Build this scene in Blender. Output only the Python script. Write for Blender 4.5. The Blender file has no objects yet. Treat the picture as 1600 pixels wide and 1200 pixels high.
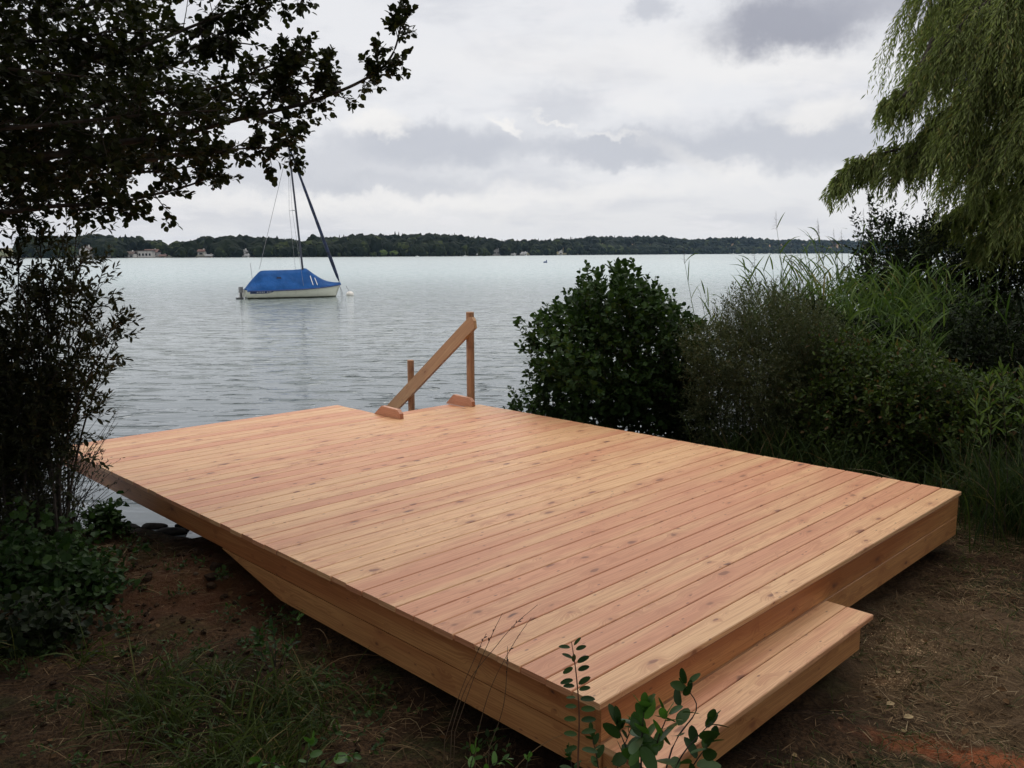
import bpy, math, random
import numpy as np
from mathutils import Vector, Matrix
rng = np.random.default_rng(7); random.seed(7)
sc = bpy.context.scene
col = sc.collection
R = math.radians

# ------------------------------------------------------------------ camera, sky, sun, exposure
F, PITCH, ROLL, CAMH = 1321.98, 0.15307, -0.0027874, 1.65
cp, sp = math.cos(PITCH), math.sin(PITCH); cr, sr = math.cos(ROLL), math.sin(ROLL)
fwd = np.array([0, cp, -sp]); up0 = np.array([0, sp, cp]); right0 = np.array([1.0, 0, 0])
rt = cr*right0 + sr*up0; upv = -sr*right0 + cr*up0
cam_d = bpy.data.cameras.new("camera"); cam = bpy.data.objects.new("camera", cam_d); col.objects.link(cam)
cam_d.sensor_fit = 'HORIZONTAL'; cam_d.sensor_width = 36; cam_d.lens = F/1600*36
cam_d.clip_start = 0.05; cam_d.clip_end = 20000
M = Matrix(((rt[0], upv[0], -fwd[0], 0), (rt[1], upv[1], -fwd[1], 0), (rt[2], upv[2], -fwd[2], CAMH), (0, 0, 0, 1)))
cam.matrix_world = M
sc.camera = cam
sc.view_settings.view_transform = 'Standard'; sc.view_settings.look = 'None'
sc.view_settings.exposure = 0.0; sc.view_settings.gamma = 1
sc.cycles.max_bounces = 8; sc.cycles.transparent_max_bounces = 12
sc.cycles.volume_bounces = 1

def ray(px, py):
    X = (px-800)/F; Z = -(py-600)/F
    return fwd + rt*X + upv*Z
def PD(px, py, d):
    """the world point seen at a photo pixel, d metres away along y"""
    r = ray(px, py); return np.array([0, 0, CAMH]) + r*(d/r[1])
def PZ(px, py, z):
    r = ray(px, py); return np.array([0, 0, CAMH]) + r*((z-CAMH)/r[2])

class NT:
    """small helper for node trees"""
    def __init__(s, tree): s.t = tree; s.n = tree.nodes; s.l = tree.links
    def new(s, ty, **kw):
        n = s.n.new(ty)
        for k, v in kw.items(): setattr(n, k, v)
        return n
    def set(s, sock, v):
        if hasattr(v, 'is_linked') or isinstance(v, bpy.types.NodeSocket): s.l.new(v, sock)
        else: sock.default_value = v
    def math(s, op, a, b=0.0, c=0.0, clamp=False):
        n = s.new('ShaderNodeMath', operation=op, use_clamp=clamp)
        s.set(n.inputs[0], a); s.set(n.inputs[1], b); s.set(n.inputs[2], c); return n.outputs[0]
    def vmath(s, op, a, b=(0, 0, 0)):
        n = s.new('ShaderNodeVectorMath', operation=op); s.set(n.inputs[0], a); s.set(n.inputs[1], b); return n.outputs[0]
    def noise(s, vec, scale=1, detail=4, rough=.5, dist=0.0):
        n = s.new('ShaderNodeTexNoise'); s.set(n.inputs['Vector'], vec); s.set(n.inputs['Scale'], scale)
        n.inputs['Detail'].default_value = detail; n.inputs['Roughness'].default_value = rough
        n.inputs['Distortion'].default_value = dist; return n.outputs[0]
    def ramp(s, fac, a, b, smooth=True):
        n = s.new('ShaderNodeMapRange'); n.interpolation_type = 'SMOOTHSTEP' if smooth else 'LINEAR'
        s.set(n.inputs[0], fac); s.set(n.inputs[1], a); s.set(n.inputs[2], b); return n.outputs[0]
    def mix(s, fac, a, b, blend='MIX'):
        n = s.new('ShaderNodeMix', data_type='RGBA', blend_type=blend); s.set(n.inputs[0], fac)
        s.set(n.inputs[6], c4(a)); s.set(n.inputs[7], c4(b)); return n.outputs[2]
    def comb(s, x, y, z=0.0):
        n = s.new('ShaderNodeCombineXYZ'); s.set(n.inputs[0], x); s.set(n.inputs[1], y); s.set(n.inputs[2], z); return n.outputs[0]
    def sep(s, v):
        n = s.new('ShaderNodeSeparateXYZ'); s.set(n.inputs[0], v); return n.outputs
    def bump(s, h, strength=.3, dist=.01, normal=None):
        n = s.new('ShaderNodeBump'); s.set(n.inputs['Height'], h); s.set(n.inputs['Strength'], strength)
        s.set(n.inputs['Distance'], dist)
        if normal is not None: s.set(n.inputs['Normal'], normal)
        return n.outputs[0]
def c4(c):
    if isinstance(c, (tuple, list)) and len(c) == 3: return (*c, 1)
    return c

SUN_EL, SUN_AZ = 52.0, 10.0     # azimuth from +Y towards +X: behind the clouds, ahead of the camera
def build_world():
    w = bpy.data.worlds.new("World"); sc.world = w; w.use_nodes = True
    t = NT(w.node_tree); t.n.clear()
    out = t.new('ShaderNodeOutputWorld'); bg = t.new('ShaderNodeBackground')
    sky = t.new('ShaderNodeTexSky', sky_type='NISHITA', sun_disc=False)
    sky.sun_elevation = R(SUN_EL); sky.sun_rotation = R(SUN_AZ)
    tc = t.new('ShaderNodeTexCoord'); d = tc.outputs['Generated']
    x, y, z = t.sep(d)
    az = t.math('ARCTAN2', x, y); el = t.math('ARCSINE', z)
    p = t.comb(az, el)
    elx = t.math('ABSOLUTE', el)
    # cloud layer seen in perspective: stretched sideways towards the horizon
    q = t.comb(t.math('MULTIPLY', az, 3.2), t.math('MULTIPLY', t.math('POWER', elx, 0.8), 9.0))
    n1 = t.noise(q, 1.15, 9, .58, .15)
    n2 = t.noise(t.vmath('ADD', q, (3.1, 7.7, 2)), 3.0, 8, .62, .2)
    # warped coordinates for the clouds with a shape of their own
    wx = t.math('MULTIPLY', t.math('SUBTRACT', t.noise(t.vmath('MULTIPLY', p, (1, 1.6, 1)), 14, 8, .62), .5), .10)
    wy = t.math('MULTIPLY', t.math('SUBTRACT', t.noise(t.vmath('ADD', p, (5, 3, 0)), 16, 8, .65), .5), .07)
    paz = t.math('ADD', az, wx); pel = t.math('ADD', el, wy)
    def blob(px, py, w_, h_, edge=.5, rot=0.0):
        r_ = ray(px, py); a0 = math.atan2(r_[0], r_[1]); e0 = math.asin(r_[2]/np.linalg.norm(r_))
        dx = t.math('SUBTRACT', paz, a0); dy = t.math('SUBTRACT', pel, e0)
        if rot:
            c, s_ = math.cos(rot), math.sin(rot)
            dx, dy = (t.math('ADD', t.math('MULTIPLY', dx, c), t.math('MULTIPLY', dy, s_)),
                      t.math('SUBTRACT', t.math('MULTIPLY', dy, c), t.math('MULTIPLY', dx, s_)))
        dx = t.math('DIVIDE', dx, w_/F); dy = t.math('DIVIDE', dy, h_/F)
        r = t.math('SQRT', t.math('ADD', t.math('MULTIPLY', dx, dx), t.math('MULTIPLY', dy, dy)))
        return t.math('SUBTRACT', 1.0, t.ramp(r, 1-edge, 1+edge))
    base = t.mix(t.ramp(el, 0.0, 0.16), (.785, .785, .80), (.83, .835, .86))
    c = t.mix(t.math('MULTIPLY', t.ramp(n1, .46, .62), .60), base, (.62, .635, .69))
    c = t.mix(t.math('MULTIPLY', t.ramp(n2, .52, .66), .50), c, (.86, .85, .87))
    for (px, py, a, b, e, k) in ((680, 225, 150, 34, .45, .85), (960, 232, 120, 24, .45, .85), (1240, 222, 170, 36, .5, .85),
                                 (440, 262, 200, 30, .7, .6), (880, 170, 60, 28, .6, .5), (620, 290, 170, 16, .6, .5), (1015, 14, 34, 18, .6, .75),
                                 (1050, 215, 90, 35, .6, .3)):
        c = t.mix(t.math('MULTIPLY', blob(px, py, a, b, e), k), c, (.54, .56, .62))
    for (px, py, a, b, e, k, rt_) in ((790, 192, 26, 7, .7, .95, -.6), (868, 190, 34, 4, .8, .7, -.3), (590, 188, 50, 24, .4, .8, 0), (1275, 178, 50, 24, .6, .75, 0),
                                 (962, 212, 36, 4, .8, .5, -.15), (1110, 258, 90, 12, .8, .4, -.35), (560, 320, 260, 14, .8, .55, 0), (1010, 160, 40, 18, .6, .35, 0),
                                 (900, 300, 240, 14, .8, .45, .05), (1000, 90, 300, 30, .9, .45, 0), (1240, 110, 150, 20, .9, .5, 0)):
        c = t.mix(t.math('MULTIPLY', blob(px, py, a, b, e, rt_), k), c, (.93, .91, .89))
    c = t.mix(t.math('MULTIPLY', blob(1235, 38, 112, 34, .55), .95), c, (.36, .37, .43))
    c = t.mix(t.math('MULTIPLY', blob(1390, -8, 180, 34, .6), .7), c, (.40, .41, .47))
    # towards the zenith the cloud cover is brighter
    c = t.mix(t.ramp(el, .34, .9), c, (1.45, 1.43, 1.43))
    c = t.mix(.965, sky_scaled(t, sky.outputs[0], .10), c)
    t.l.new(c, bg.inputs[0]); bg.inputs[1].default_value = 1.0
    t.l.new(bg.outputs[0], out.inputs[0])
def sky_scaled(t, s, k):
    n = t.new('ShaderNodeVectorMath', operation='SCALE'); t.l.new(s, n.inputs[0]); n.inputs[3].default_value = k; return n.outputs[0]
build_world()
sun_d = bpy.data.lights.new("sun", 'SUN'); sun_d.energy = 0.6; sun_d.angle = R(25); sun_d.color = (1, .95, .88)
sun = bpy.data.objects.new("sun", sun_d); col.objects.link(sun)
sdir = Vector((math.sin(R(SUN_AZ))*math.cos(R(SUN_EL)), math.cos(R(SUN_AZ))*math.cos(R(SUN_EL)), math.sin(R(SUN_EL))))
sun.rotation_euler = sdir.to_track_quat('Z', 'Y').to_euler()

# ------------------------------------------------------------------ object helpers
def props(o, label=None, cat=None, group=None, kind=None):
    if label: o['label'] = label
    if cat: o['category'] = cat
    if group: o['group'] = group
    if kind: o['kind'] = kind
    return o
def empty(name, loc, label, cat, group=None, kind=None):
    o = bpy.data.objects.new(name, None); col.objects.link(o); o.location = loc; o.empty_display_size = .1
    return props(o, label, cat, group, kind)
class MB:
    """collects vertices and faces (numpy) and links them as ONE mesh object"""
    def __init__(s): s.v = []; s.f = []; s.a = []; s.n = 0; s.uv = []
    def add(s, v, f, a=None, uv=None):
        v = np.asarray(v, float).reshape(-1, 3); f = np.asarray(f, int)
        if not len(f): return
        s.f.append(f+s.n); s.v.append(v); s.n += len(v)
        if a is None: a = np.zeros(len(f))
        elif np.isscalar(a): a = np.full(len(f), a)
        s.a.append(np.asarray(a, float))
        s.uv.append(np.zeros((f.size, 2)) if uv is None else np.asarray(uv, float).reshape(-1, 2))
    def build(s, name, mat, parent=None, smooth=False, origin=None):
        me = bpy.data.meshes.new(name)
        V = np.concatenate(s.v) if s.v else np.zeros((0, 3))
        o = bpy.data.objects.new(name, me); col.objects.link(o)
        if origin is not None: V = V-np.asarray(origin); o.location = origin
        elif parent is not None: V = V-np.array(parent_loc(parent))
        if parent is not None: o.parent = parent
        if s.f:
            li = np.concatenate([f.ravel() for f in s.f]); sizes = np.concatenate([np.full(len(f), f.shape[1]) for f in s.f])
            me.vertices.add(len(V)); me.vertices.foreach_set('co', V.ravel())
            me.loops.add(len(li)); me.loops.foreach_set('vertex_index', li)
            me.polygons.add(len(sizes)); me.polygons.foreach_set('loop_start', np.concatenate([[0], np.cumsum(sizes)[:-1]]))
            me.polygons.foreach_set('loop_total', sizes)
            me.polygons.foreach_set('use_smooth', np.full(len(sizes), bool(smooth)))
            at = me.attributes.new('var', 'FLOAT', 'FACE'); at.data.foreach_set('value', np.concatenate(s.a))
            uvl = me.uv_layers.new(name='UVMap'); uvl.data.foreach_set('uv', np.concatenate(s.uv).ravel())
            me.update(calc_edges=True); me.validate()
        if mat: me.materials.append(mat)
        return o
def parent_loc(p):
    v = np.zeros(3)
    while p is not None: v = v+np.array(p.location); p = p.parent
    return v
def unit(a): return a/np.maximum(np.linalg.norm(a, axis=-1, keepdims=True), 1e-9)
def perps(d):
    ref = np.where(np.abs(d[:, 2:3]) > .9, np.array([[1., 0, 0]]), np.array([[0, 0, 1.]]))
    a = unit(np.cross(d, ref)); return a, np.cross(d, a)

def leaves(mb, base, dr, nr, ln, wd, shape='oval', var=None):
    """leaf blades: folded along the midrib, each its own few faces"""
    N = len(base); dr = unit(dr); side = unit(np.cross(dr, nr)); n = np.cross(side, dr)
    ln = np.broadcast_to(np.asarray(ln, float), (N,))[:, None]; wd = np.broadcast_to(np.asarray(wd, float), (N,))[:, None]/2
    if var is None: var = rng.random(N)
    if shape in ('round', 'oval'):
        (t1, w1, t2, w2) = (.28, .86, .72, .92) if shape == 'round' else (.28, .82, .66, .84)
        fold = .22*wd*n; dro = -.10*ln*n
        cols = [base, base+dr*ln*t1+side*wd*w1+fold, base+dr*ln*t2+side*wd*w2+fold+dro*.5, base+dr*ln+dro,
                base+dr*ln*t2-side*wd*w2+fold+dro*.5, base+dr*ln*t1-side*wd*w1+fold, base+dr*ln*t1, base+dr*ln*t2+dro*.5]
        v = np.stack(cols, 1).reshape(-1, 3); o = (np.arange(N)*8)[:, None]
        q = np.concatenate([o+np.array([[6, 1, 2, 7]]), o+np.array([[5, 6, 7, 4]])])
        tr = np.concatenate([o+np.array([[0, 1, 6]]), o+np.array([[0, 6, 5]]), o+np.array([[7, 2, 3]]), o+np.array([[4, 7, 3]])])
        m = MB(); mb.add(v, q, np.tile(var, 2)); mb.n -= len(v)
        # triangles share the same vertices
        mb.f.append(tr+mb.n); mb.a.append(np.tile(var, 4)); mb.uv.append(np.zeros((tr.size, 2))); mb.n += len(v)
    else:
        fold = .25*wd*n
        cols = [base, base+dr*ln*.42+side*wd+fold, base+dr*ln-n*ln*.12, base+dr*ln*.42-side*wd+fold]
        v = np.stack(cols, 1).reshape(-1, 3); o = (np.arange(N)*4)[:, None]
        mb.add(v, np.concatenate([o+np.array([[0, 1, 2]]), o+np.array([[0, 2, 3]])]), np.tile(var, 2))

def tubes(mb, pts, rad, k=4, var=.5):
    """pts (S,m,3), rad (S,m) or (m,)"""
    pts = np.asarray(pts, float); S, m, _ = pts.shape; rad = np.broadcast_to(rad, (S, m))
    d = np.gradient(pts, axis=1); d = unit(d.reshape(-1, 3)); a, b = perps(d)
    a = a.reshape(S, m, 3); b = b.reshape(S, m, 3)
    ang = np.arange(k)/k*2*np.pi
    ring = pts[:, :, None, :]+rad[:, :, None, None]*(np.cos(ang)[None, None, :, None]*a[:, :, None, :]+np.sin(ang)[None, None, :, None]*b[:, :, None, :])
    idx = np.arange(S*m*k).reshape(S, m, k); nx = np.roll(idx, -1, axis=2)
    f = np.stack([idx[:, :-1], nx[:, :-1], nx[:, 1:], idx[:, 1:]], -1).reshape(-1, 4)
    mb.add(ring.reshape(-1, 3), f, var)

def curve(p, n=16):
    """smooth Catmull-Rom polyline through control points"""
    p = np.asarray(p, float); P = np.vstack([2*p[0]-p[1], p, 2*p[-1]-p[-2]]); out = []
    seg = len(p)-1; per = max(2, n//seg)
    for i in range(seg):
        a, b, c, d = P[i:i+4]
        for t in np.linspace(0, 1, per, endpoint=False):
            out.append(.5*((2*b)+(-a+c)*t+(2*a-5*b+4*c-d)*t*t+(-a+3*b-3*c+d)*t**3))
    out.append(p[-1]); return np.array(out)

def sprigs(ML, MS, P0, D, L, n, ll, lw, shape='oval', ang=55, droop=.15, jit=.35, r=.002, upn=1.0, t0=.15, taper=.35):
    """leafy twigs, vectorised"""
    P0 = np.asarray(P0, float); S = len(P0); D = unit(np.asarray(D, float)); L = np.broadcast_to(L, (S,)).astype(float)
    t = np.linspace(t0, 1, n)[None, :]+rng.normal(0, .03, (S, n))
    a, b = perps(D)
    def path(t):
        return P0[:, None, :]+D[:, None, :]*(L[:, None]*t)[..., None]-np.array([0, 0, 1])*(droop*L[:, None]*t*t)[..., None]
    base = path(t).reshape(-1, 3)
    phi = (np.arange(n)*2.399)[None, :]+rng.uniform(0, 6.28, (S, 1))
    out = np.cos(phi)[..., None]*a[:, None, :]+np.sin(phi)[..., None]*b[:, None, :]
    A = R(ang)*(1-.55*np.clip(t, 0, 1)**3)
    dr = D[:, None, :]*np.cos(A)[..., None]+out*np.sin(A)[..., None]
    dr = dr.reshape(-1, 3)+rng.normal(0, jit*.5, (S*n, 3))-np.array([0, 0, droop*.8])
    nr = np.array([0, 0, upn])+rng.normal(0, .45, (S*n, 3))
    sz = (rng.uniform(.65, 1.12, S*n)*(1-taper*np.abs(np.tile(np.linspace(0, 1, n), S)-.45)*1.4))
    leaves(ML, base, dr, nr, ll*sz, lw*sz*rng.uniform(.85, 1.15, S*n), shape)
    if MS is not None:
        tubes(MS, path(np.tile(np.array([[0, .35, .7, 1.]]), (S, 1))), np.array([r, r*.85, r*.6, r*.3]), 3)

def ribbons(mb, P0, D, L, W, bend=.6, seg=5, var=None, side=None, kink=0.0):
    """grass blades / reed leaves: tapering strips that arch over"""
    P0 = np.asarray(P0, float); S = len(P0); D = unit(np.asarray(D, float)); L = np.broadcast_to(L, (S,)); W = np.broadcast_to(W, (S,))
    bend = np.broadcast_to(bend, (S,))
    h = D.copy(); h[:, 2] = 0; h = unit(h+rng.normal(0, .01, h.shape))
    t = np.linspace(0, 1, seg+1)[None, :]
    p = P0[:, None, :]+D[:, None, :]*(L[:, None]*t)[..., None]+(h[:, None, :]*.45-np.array([0, 0, .8]))*(bend[:, None]*L[:, None]*t**2.2)[..., None]
    if side is None:
        side = unit(np.cross(D, np.array([0, 0, 1.]))+rng.normal(0, .45, (S, 3)))
    w = (W[:, None]*np.array([.75]+[1.0]*(seg-2)+[.62, .06] if seg > 2 else [1, .7, .05])[None, :])/2
    A = p-side[:, None, :]*w[..., None]; B = p+side[:, None, :]*w[..., None]
    v = np.stack([A, B], 2).reshape(-1, 3); i = (np.arange(S)[:, None]*(seg+1)+np.arange(seg)[None, :])*2
    f = np.stack([i, i+1, i+3, i+2], -1).reshape(-1, 4)
    if var is None: var = rng.random(S)
    mb.add(v, f, np.repeat(var, seg))

def box(mb, lo, hi, ax=None, bev=0.0, var=.5, fr=None, off=(0.0, 0.0)):
    """box with chamfered edges; fr = (origin, ex, ey, ez) frame; UVs in metres, u along the longest side"""
    lo = np.array(lo, float); hi = np.array(hi, float)
    L = int(np.argmax(hi-lo)) if ax is None else ax
    o1, o2 = [(1, 2), (0, 2), (0, 1)][L]
    b = min(bev, (hi-lo)[o1]*.45, (hi-lo)[o2]*.45)
    a0, a1, c0, c1 = lo[o1], hi[o1], lo[o2], hi[o2]
    if b > 0: prof = [(a0+b, c0), (a1-b, c0), (a1, c0+b), (a1, c1-b), (a1-b, c1), (a0+b, c1), (a0, c1-b), (a0, c0+b)]
    else: prof = [(a0, c0), (a1, c0), (a1, c1), (a0, c1)]
    k = len(prof); v = np.zeros((2*k, 3))
    for e, x in enumerate((lo[L], hi[L])):
        for i, (p, q) in enumerate(prof): v[e*k+i, L] = x; v[e*k+i, o1] = p; v[e*k+i, o2] = q
    cum = [0]
    for i in range(k): p, q = prof[i], prof[(i+1) % k]; cum.append(cum[-1]+math.hypot(q[0]-p[0], q[1]-p[1]))
    f = []; uv = []
    for i in range(k):
        j = (i+1) % k; f.append([i, j, k+j, k+i])
        uv += [(lo[L]+off[0], cum[i]+off[1]), (lo[L]+off[0], cum[i+1]+off[1]), (hi[L]+off[0], cum[i+1]+off[1]), (hi[L]+off[0], cum[i]+off[1])]
    if L == 1: f = [x[::-1] for x in f]; uv = [u for q in range(k) for u in uv[q*4:q*4+4][::-1]]
    if fr is not None: v = fr(v)
    mb.add(v, f, var, uv)
    for e, rev in ((0, True), (1, False)):
        idx = list(range(e*k, e*k+k)); u = [(p*.35+off[0], q+off[1]+.3) for p, q in prof]
        if rev != (L == 1): idx = idx[::-1]; u = u[::-1]
        mb.add(v[idx], [list(range(k))], var, u)

# ------------------------------------------------------------------ materials
def material(name):
    m = bpy.data.materials.new(name); m.use_nodes = True; t = NT(m.node_tree)
    return m, t, t.n['Principled BSDF']
def leaf_mat(name, a, b, c=None, trans=.3, rough=.45, spec=.4):
    m, t, bs = material(name)
    at = t.new('ShaderNodeAttribute', attribute_name='var').outputs['Fac']
    co = t.new('ShaderNodeTexCoord').outputs['Object']
    k = t.math('ADD', t.math('MULTIPLY', at, .65), t.math('MULTIPLY', t.noise(co, 2.2, 3), .5))
    cc = t.mix(t.ramp(k, .25, .95), a, b)
    if c is not None: cc = t.mix(t.ramp(at, .93, .97), cc, c)
    t.set(bs.inputs['Base Color'], cc); bs.inputs['Roughness'].default_value = rough
    bs.inputs['Specular IOR Level'].default_value = spec
    tr = t.new('ShaderNodeBsdfTranslucent'); t.set(tr.inputs[0], t.mix(.5, cc, t.vmath('MULTIPLY', cc, (1.6, 1.8, .5))))
    ms = t.new('ShaderNodeMixShader'); ms.inputs[0].default_value = trans
    t.l.new(bs.outputs[0], ms.inputs[1]); t.l.new(tr.outputs[0], ms.inputs[2])
    t.l.new(ms.outputs[0], t.n['Material Output'].inputs[0]); return m
def flat(name, c, rough=.6, noise=.15, scale=8, spec=.5, metal=0):
    m, t, bs = material(name)
    co = t.new('ShaderNodeTexCoord').outputs['Object']; n = t.noise(co, scale, 4, .6)
    dark = tuple(x*(1-noise*2) for x in c); lite = tuple(min(1, x*(1+noise)) for x in c)
    t.set(bs.inputs['Base Color'], t.mix(t.ramp(n, .3, .7), dark, lite)); bs.inputs['Roughness'].default_value = rough
    bs.inputs['Specular IOR Level'].default_value = spec; bs.inputs['Metallic'].default_value = metal
    return m
def wood_mat(name, pale, pink, rust, gloss=.40, knots=1.0):
    m, t, bs = material(name)
    at = t.new('ShaderNodeAttribute', attribute_name='var').outputs['Fac']
    uv = t.new('ShaderNodeUVMap').outputs[0]; u, v, _ = t.sep(uv)
    sh = t.math('MULTIPLY', at, 37.3)
    P = t.comb(t.math('ADD', u, sh), t.math('ADD', v, t.math('MULTIPLY', at, 11.7)), sh)
    # knots
    kv = t.comb(t.math('ADD', t.math('MULTIPLY', t.sep(P)[0], 5.2), t.math('MULTIPLY', t.noise(P, 9, 2), .5)), t.math('ADD', t.math('MULTIPLY', t.sep(P)[1], 12.0), t.math('MULTIPLY', t.noise(t.vmath('ADD', P, (4, 2, 1)), 7, 2), .7)), sh)
    vor = t.new('ShaderNodeTexVoronoi', feature='F1'); t.l.new(kv, vor.inputs['Vector']); vor.inputs['Scale'].default_value = 1.0
    rnd = t.sep(vor.outputs['Color'])[0]; sz = t.math('ADD', .05, t.math('MULTIPLY', t.math('POWER', rnd, 2.0), .21))
    on = t.math('GREATER_THAN', t.sep(vor.outputs['Color'])[1], .24)
    kd = t.math('DIVIDE', vor.outputs['Distance'], sz)
    knot = t.math('MULTIPLY', t.math('SUBTRACT', 1.0, t.ramp(kd, .6, 1.15)), on)
    halo = t.math('MULTIPLY', t.math('SUBTRACT', 1.0, t.ramp(kd, .7, 3.6)), on)
    # grain, bent around the knots
    gv = t.comb(t.math('MULTIPLY', t.sep(P)[0], .55), t.math('ADD', t.math('MULTIPLY', t.sep(P)[1], 24.0), t.math('MULTIPLY', halo, .9)), sh)
    g1 = t.noise(gv, 1.0, 5, .55, .7)
    gf = t.comb(t.math('MULTIPLY', t.sep(P)[0], 3.0), t.math('MULTIPLY', t.sep(P)[1], 190.0), sh)
    g2 = t.noise(gf, 1.0, 3, .6)
    rings = t.math('ABSOLUTE', t.math('SINE', t.math('MULTIPLY', g1, 30.0)))
    wide = t.noise(t.comb(t.math('MULTIPLY', t.sep(P)[0], .7), t.math('MULTIPLY', t.sep(P)[1], 7.0), sh), 1.0, 2)
    wn = t.new('ShaderNodeTexWhiteNoise', noise_dimensions='1D'); t.l.new(t.math('MULTIPLY', at, 91.7), wn.inputs['W'])
    tone = t.math('ADD', t.math('MULTIPLY', wn.outputs['Value'], .86), t.math('MULTIPLY', t.math('SUBTRACT', wide, .5), 2.2))
    c = t.mix(t.ramp(tone, .12, .88), pale, pink)
    c = t.mix(t.math('MULTIPLY', t.ramp(rings, .45, 1.0), .42), c, rust)
    c = t.mix(t.math('MULTIPLY', t.ramp(g2, .45, .75), .22), c, rust)
    c = t.mix(t.math('MULTIPLY', halo, .40), c, rust)
    c = t.mix(t.math('MULTIPLY', knot, .85*knots), c, (.22, .075, .032))
    core = t.math('MULTIPLY', t.math('MULTIPLY', t.math('SUBTRACT', 1.0, t.ramp(kd, .15, .75)), on), t.ramp(t.sep(vor.outputs['Color'])[2], .35, .6))
    c = t.mix(t.math('MULTIPLY', core, .85*knots), c, (.055, .025, .016))
    pv = t.comb(t.math('MULTIPLY', t.sep(P)[0], 11.0), t.math('MULTIPLY', t.sep(P)[1], 26.0), sh)
    vp = t.new('ShaderNodeTexVoronoi', feature='F1'); t.l.new(pv, vp.inputs['Vector']); vp.inputs['Scale'].default_value = 1.0
    pin = t.math('MULTIPLY', t.math('SUBTRACT', 1.0, t.ramp(vp.outputs['Distance'], .07, .17)), t.math('GREATER_THAN', t.sep(vp.outputs['Color'])[1], .56))
    c = t.mix(t.math('MULTIPLY', pin, .75*knots), c, (.16, .055, .028))
    # resin streaks, pencil grey smears and foot dirt that belong to the boards
    st = t.noise(t.comb(t.math('MULTIPLY', t.sep(P)[0], 5.0), t.math('MULTIPLY', t.sep(P)[1], 34.0), sh), 1.0, 3, .6)
    c = t.mix(t.math('MULTIPLY', t.ramp(st, .66, .76), .55), c, (.33, .12, .05))
    dt = t.noise(t.comb(t.math('MULTIPLY', t.sep(P)[0], 2.5), t.math('MULTIPLY', t.sep(P)[1], 11.0), t.math('ADD', sh, 5.0)), 1.0, 4, .7)
    c = t.mix(t.math('MULTIPLY', t.ramp(dt, .68, .80), .45), c, (.17, .14, .12))
    bright = t.new('ShaderNodeTexWhiteNoise', noise_dimensions='1D'); t.l.new(t.math('MULTIPLY', at, 13.1), bright.inputs['W'])
    c = t.mix(t.math('MULTIPLY', bright.outputs['Value'], .16), c, (.34, .13, .055))
    t.set(bs.inputs['Base Color'], c)
    t.set(bs.inputs['Roughness'], t.math('ADD', gloss, t.math('MULTIPLY', g2, .15)))
    bs.inputs['Specular IOR Level'].default_value = .5
    t.set(bs.inputs['Normal'], t.bump(t.math('ADD', t.math('MULTIPLY', g2, .6), t.math('MULTIPLY', rings, .4)), .25, .0012)); return m

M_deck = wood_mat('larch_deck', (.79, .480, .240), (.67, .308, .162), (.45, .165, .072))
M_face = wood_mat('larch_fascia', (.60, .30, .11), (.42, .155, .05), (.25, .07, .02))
M_rail = wood_mat('larch_rail', (.66, .45, .24), (.56, .34, .165), (.34, .17, .08), knots=.8)
M_block = wood_mat('larch_block', (.62, .31, .18), (.56, .25, .14), (.38, .13, .06), knots=.3)
M_dark = flat('old_beam', (.14, .075, .04), .8)

# ------------------------------------------------------------------ deck frame of reference
TH = 0.783608; AX, AY = 0.31947, 2.91489
cu, su = math.cos(TH), math.sin(TH)
W, L1, L2, UN, Z0 = 3.97, 6.05, 4.97, 2.845, -0.85
def fr(v):
    v = np.asarray(v, float); o = v.copy()
    o[..., 0] = AX+v[..., 0]*cu-v[..., 1]*su; o[..., 1] = AY+v[..., 0]*su+v[..., 1]*cu; return o
def to_uv(x, y):
    dx, dy = x-AX, y-AY; return dx*cu+dy*su, -dx*su+dy*cu

# ------------------------------------------------------------------ the setting: ground, water, hills
shore_x = np.array([-60, -14, -7, -4.2, -3.54, -3.19, -2.9, -2.4, -1.2, .6, 1.8, 3.5, 6, 12, 60])
shore_y = np.array([-6, 4.2, 6.3, 6.95, 7.06, 7.02, 7.12, 6.9, 7.3, 8.3, 9.4, 11.5, 13.5, 17, 40])
def vnoise(x, y, s, seed=0):
    x = np.asarray(x)*s; y = np.asarray(y)*s; xi = np.floor(x).astype(int); yi = np.floor(y).astype(int); fx = x-xi; fy = y-yi
    fx = fx*fx*(3-2*fx); fy = fy*fy*(3-2*fy)
    def h(i, j):
        n = (i*374761393+j*668265263+seed*2147483647) & 0xffffffff; n = ((n ^ (n >> 13))*1274126177) & 0xffffffff
        return ((n ^ (n >> 16)) & 0xffff)/65535.0
    return (h(xi, yi)*(1-fx)+h(xi+1, yi)*fx)*(1-fy)+(h(xi, yi+1)*(1-fx)+h(xi+1, yi+1)*fx)*fy
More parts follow.
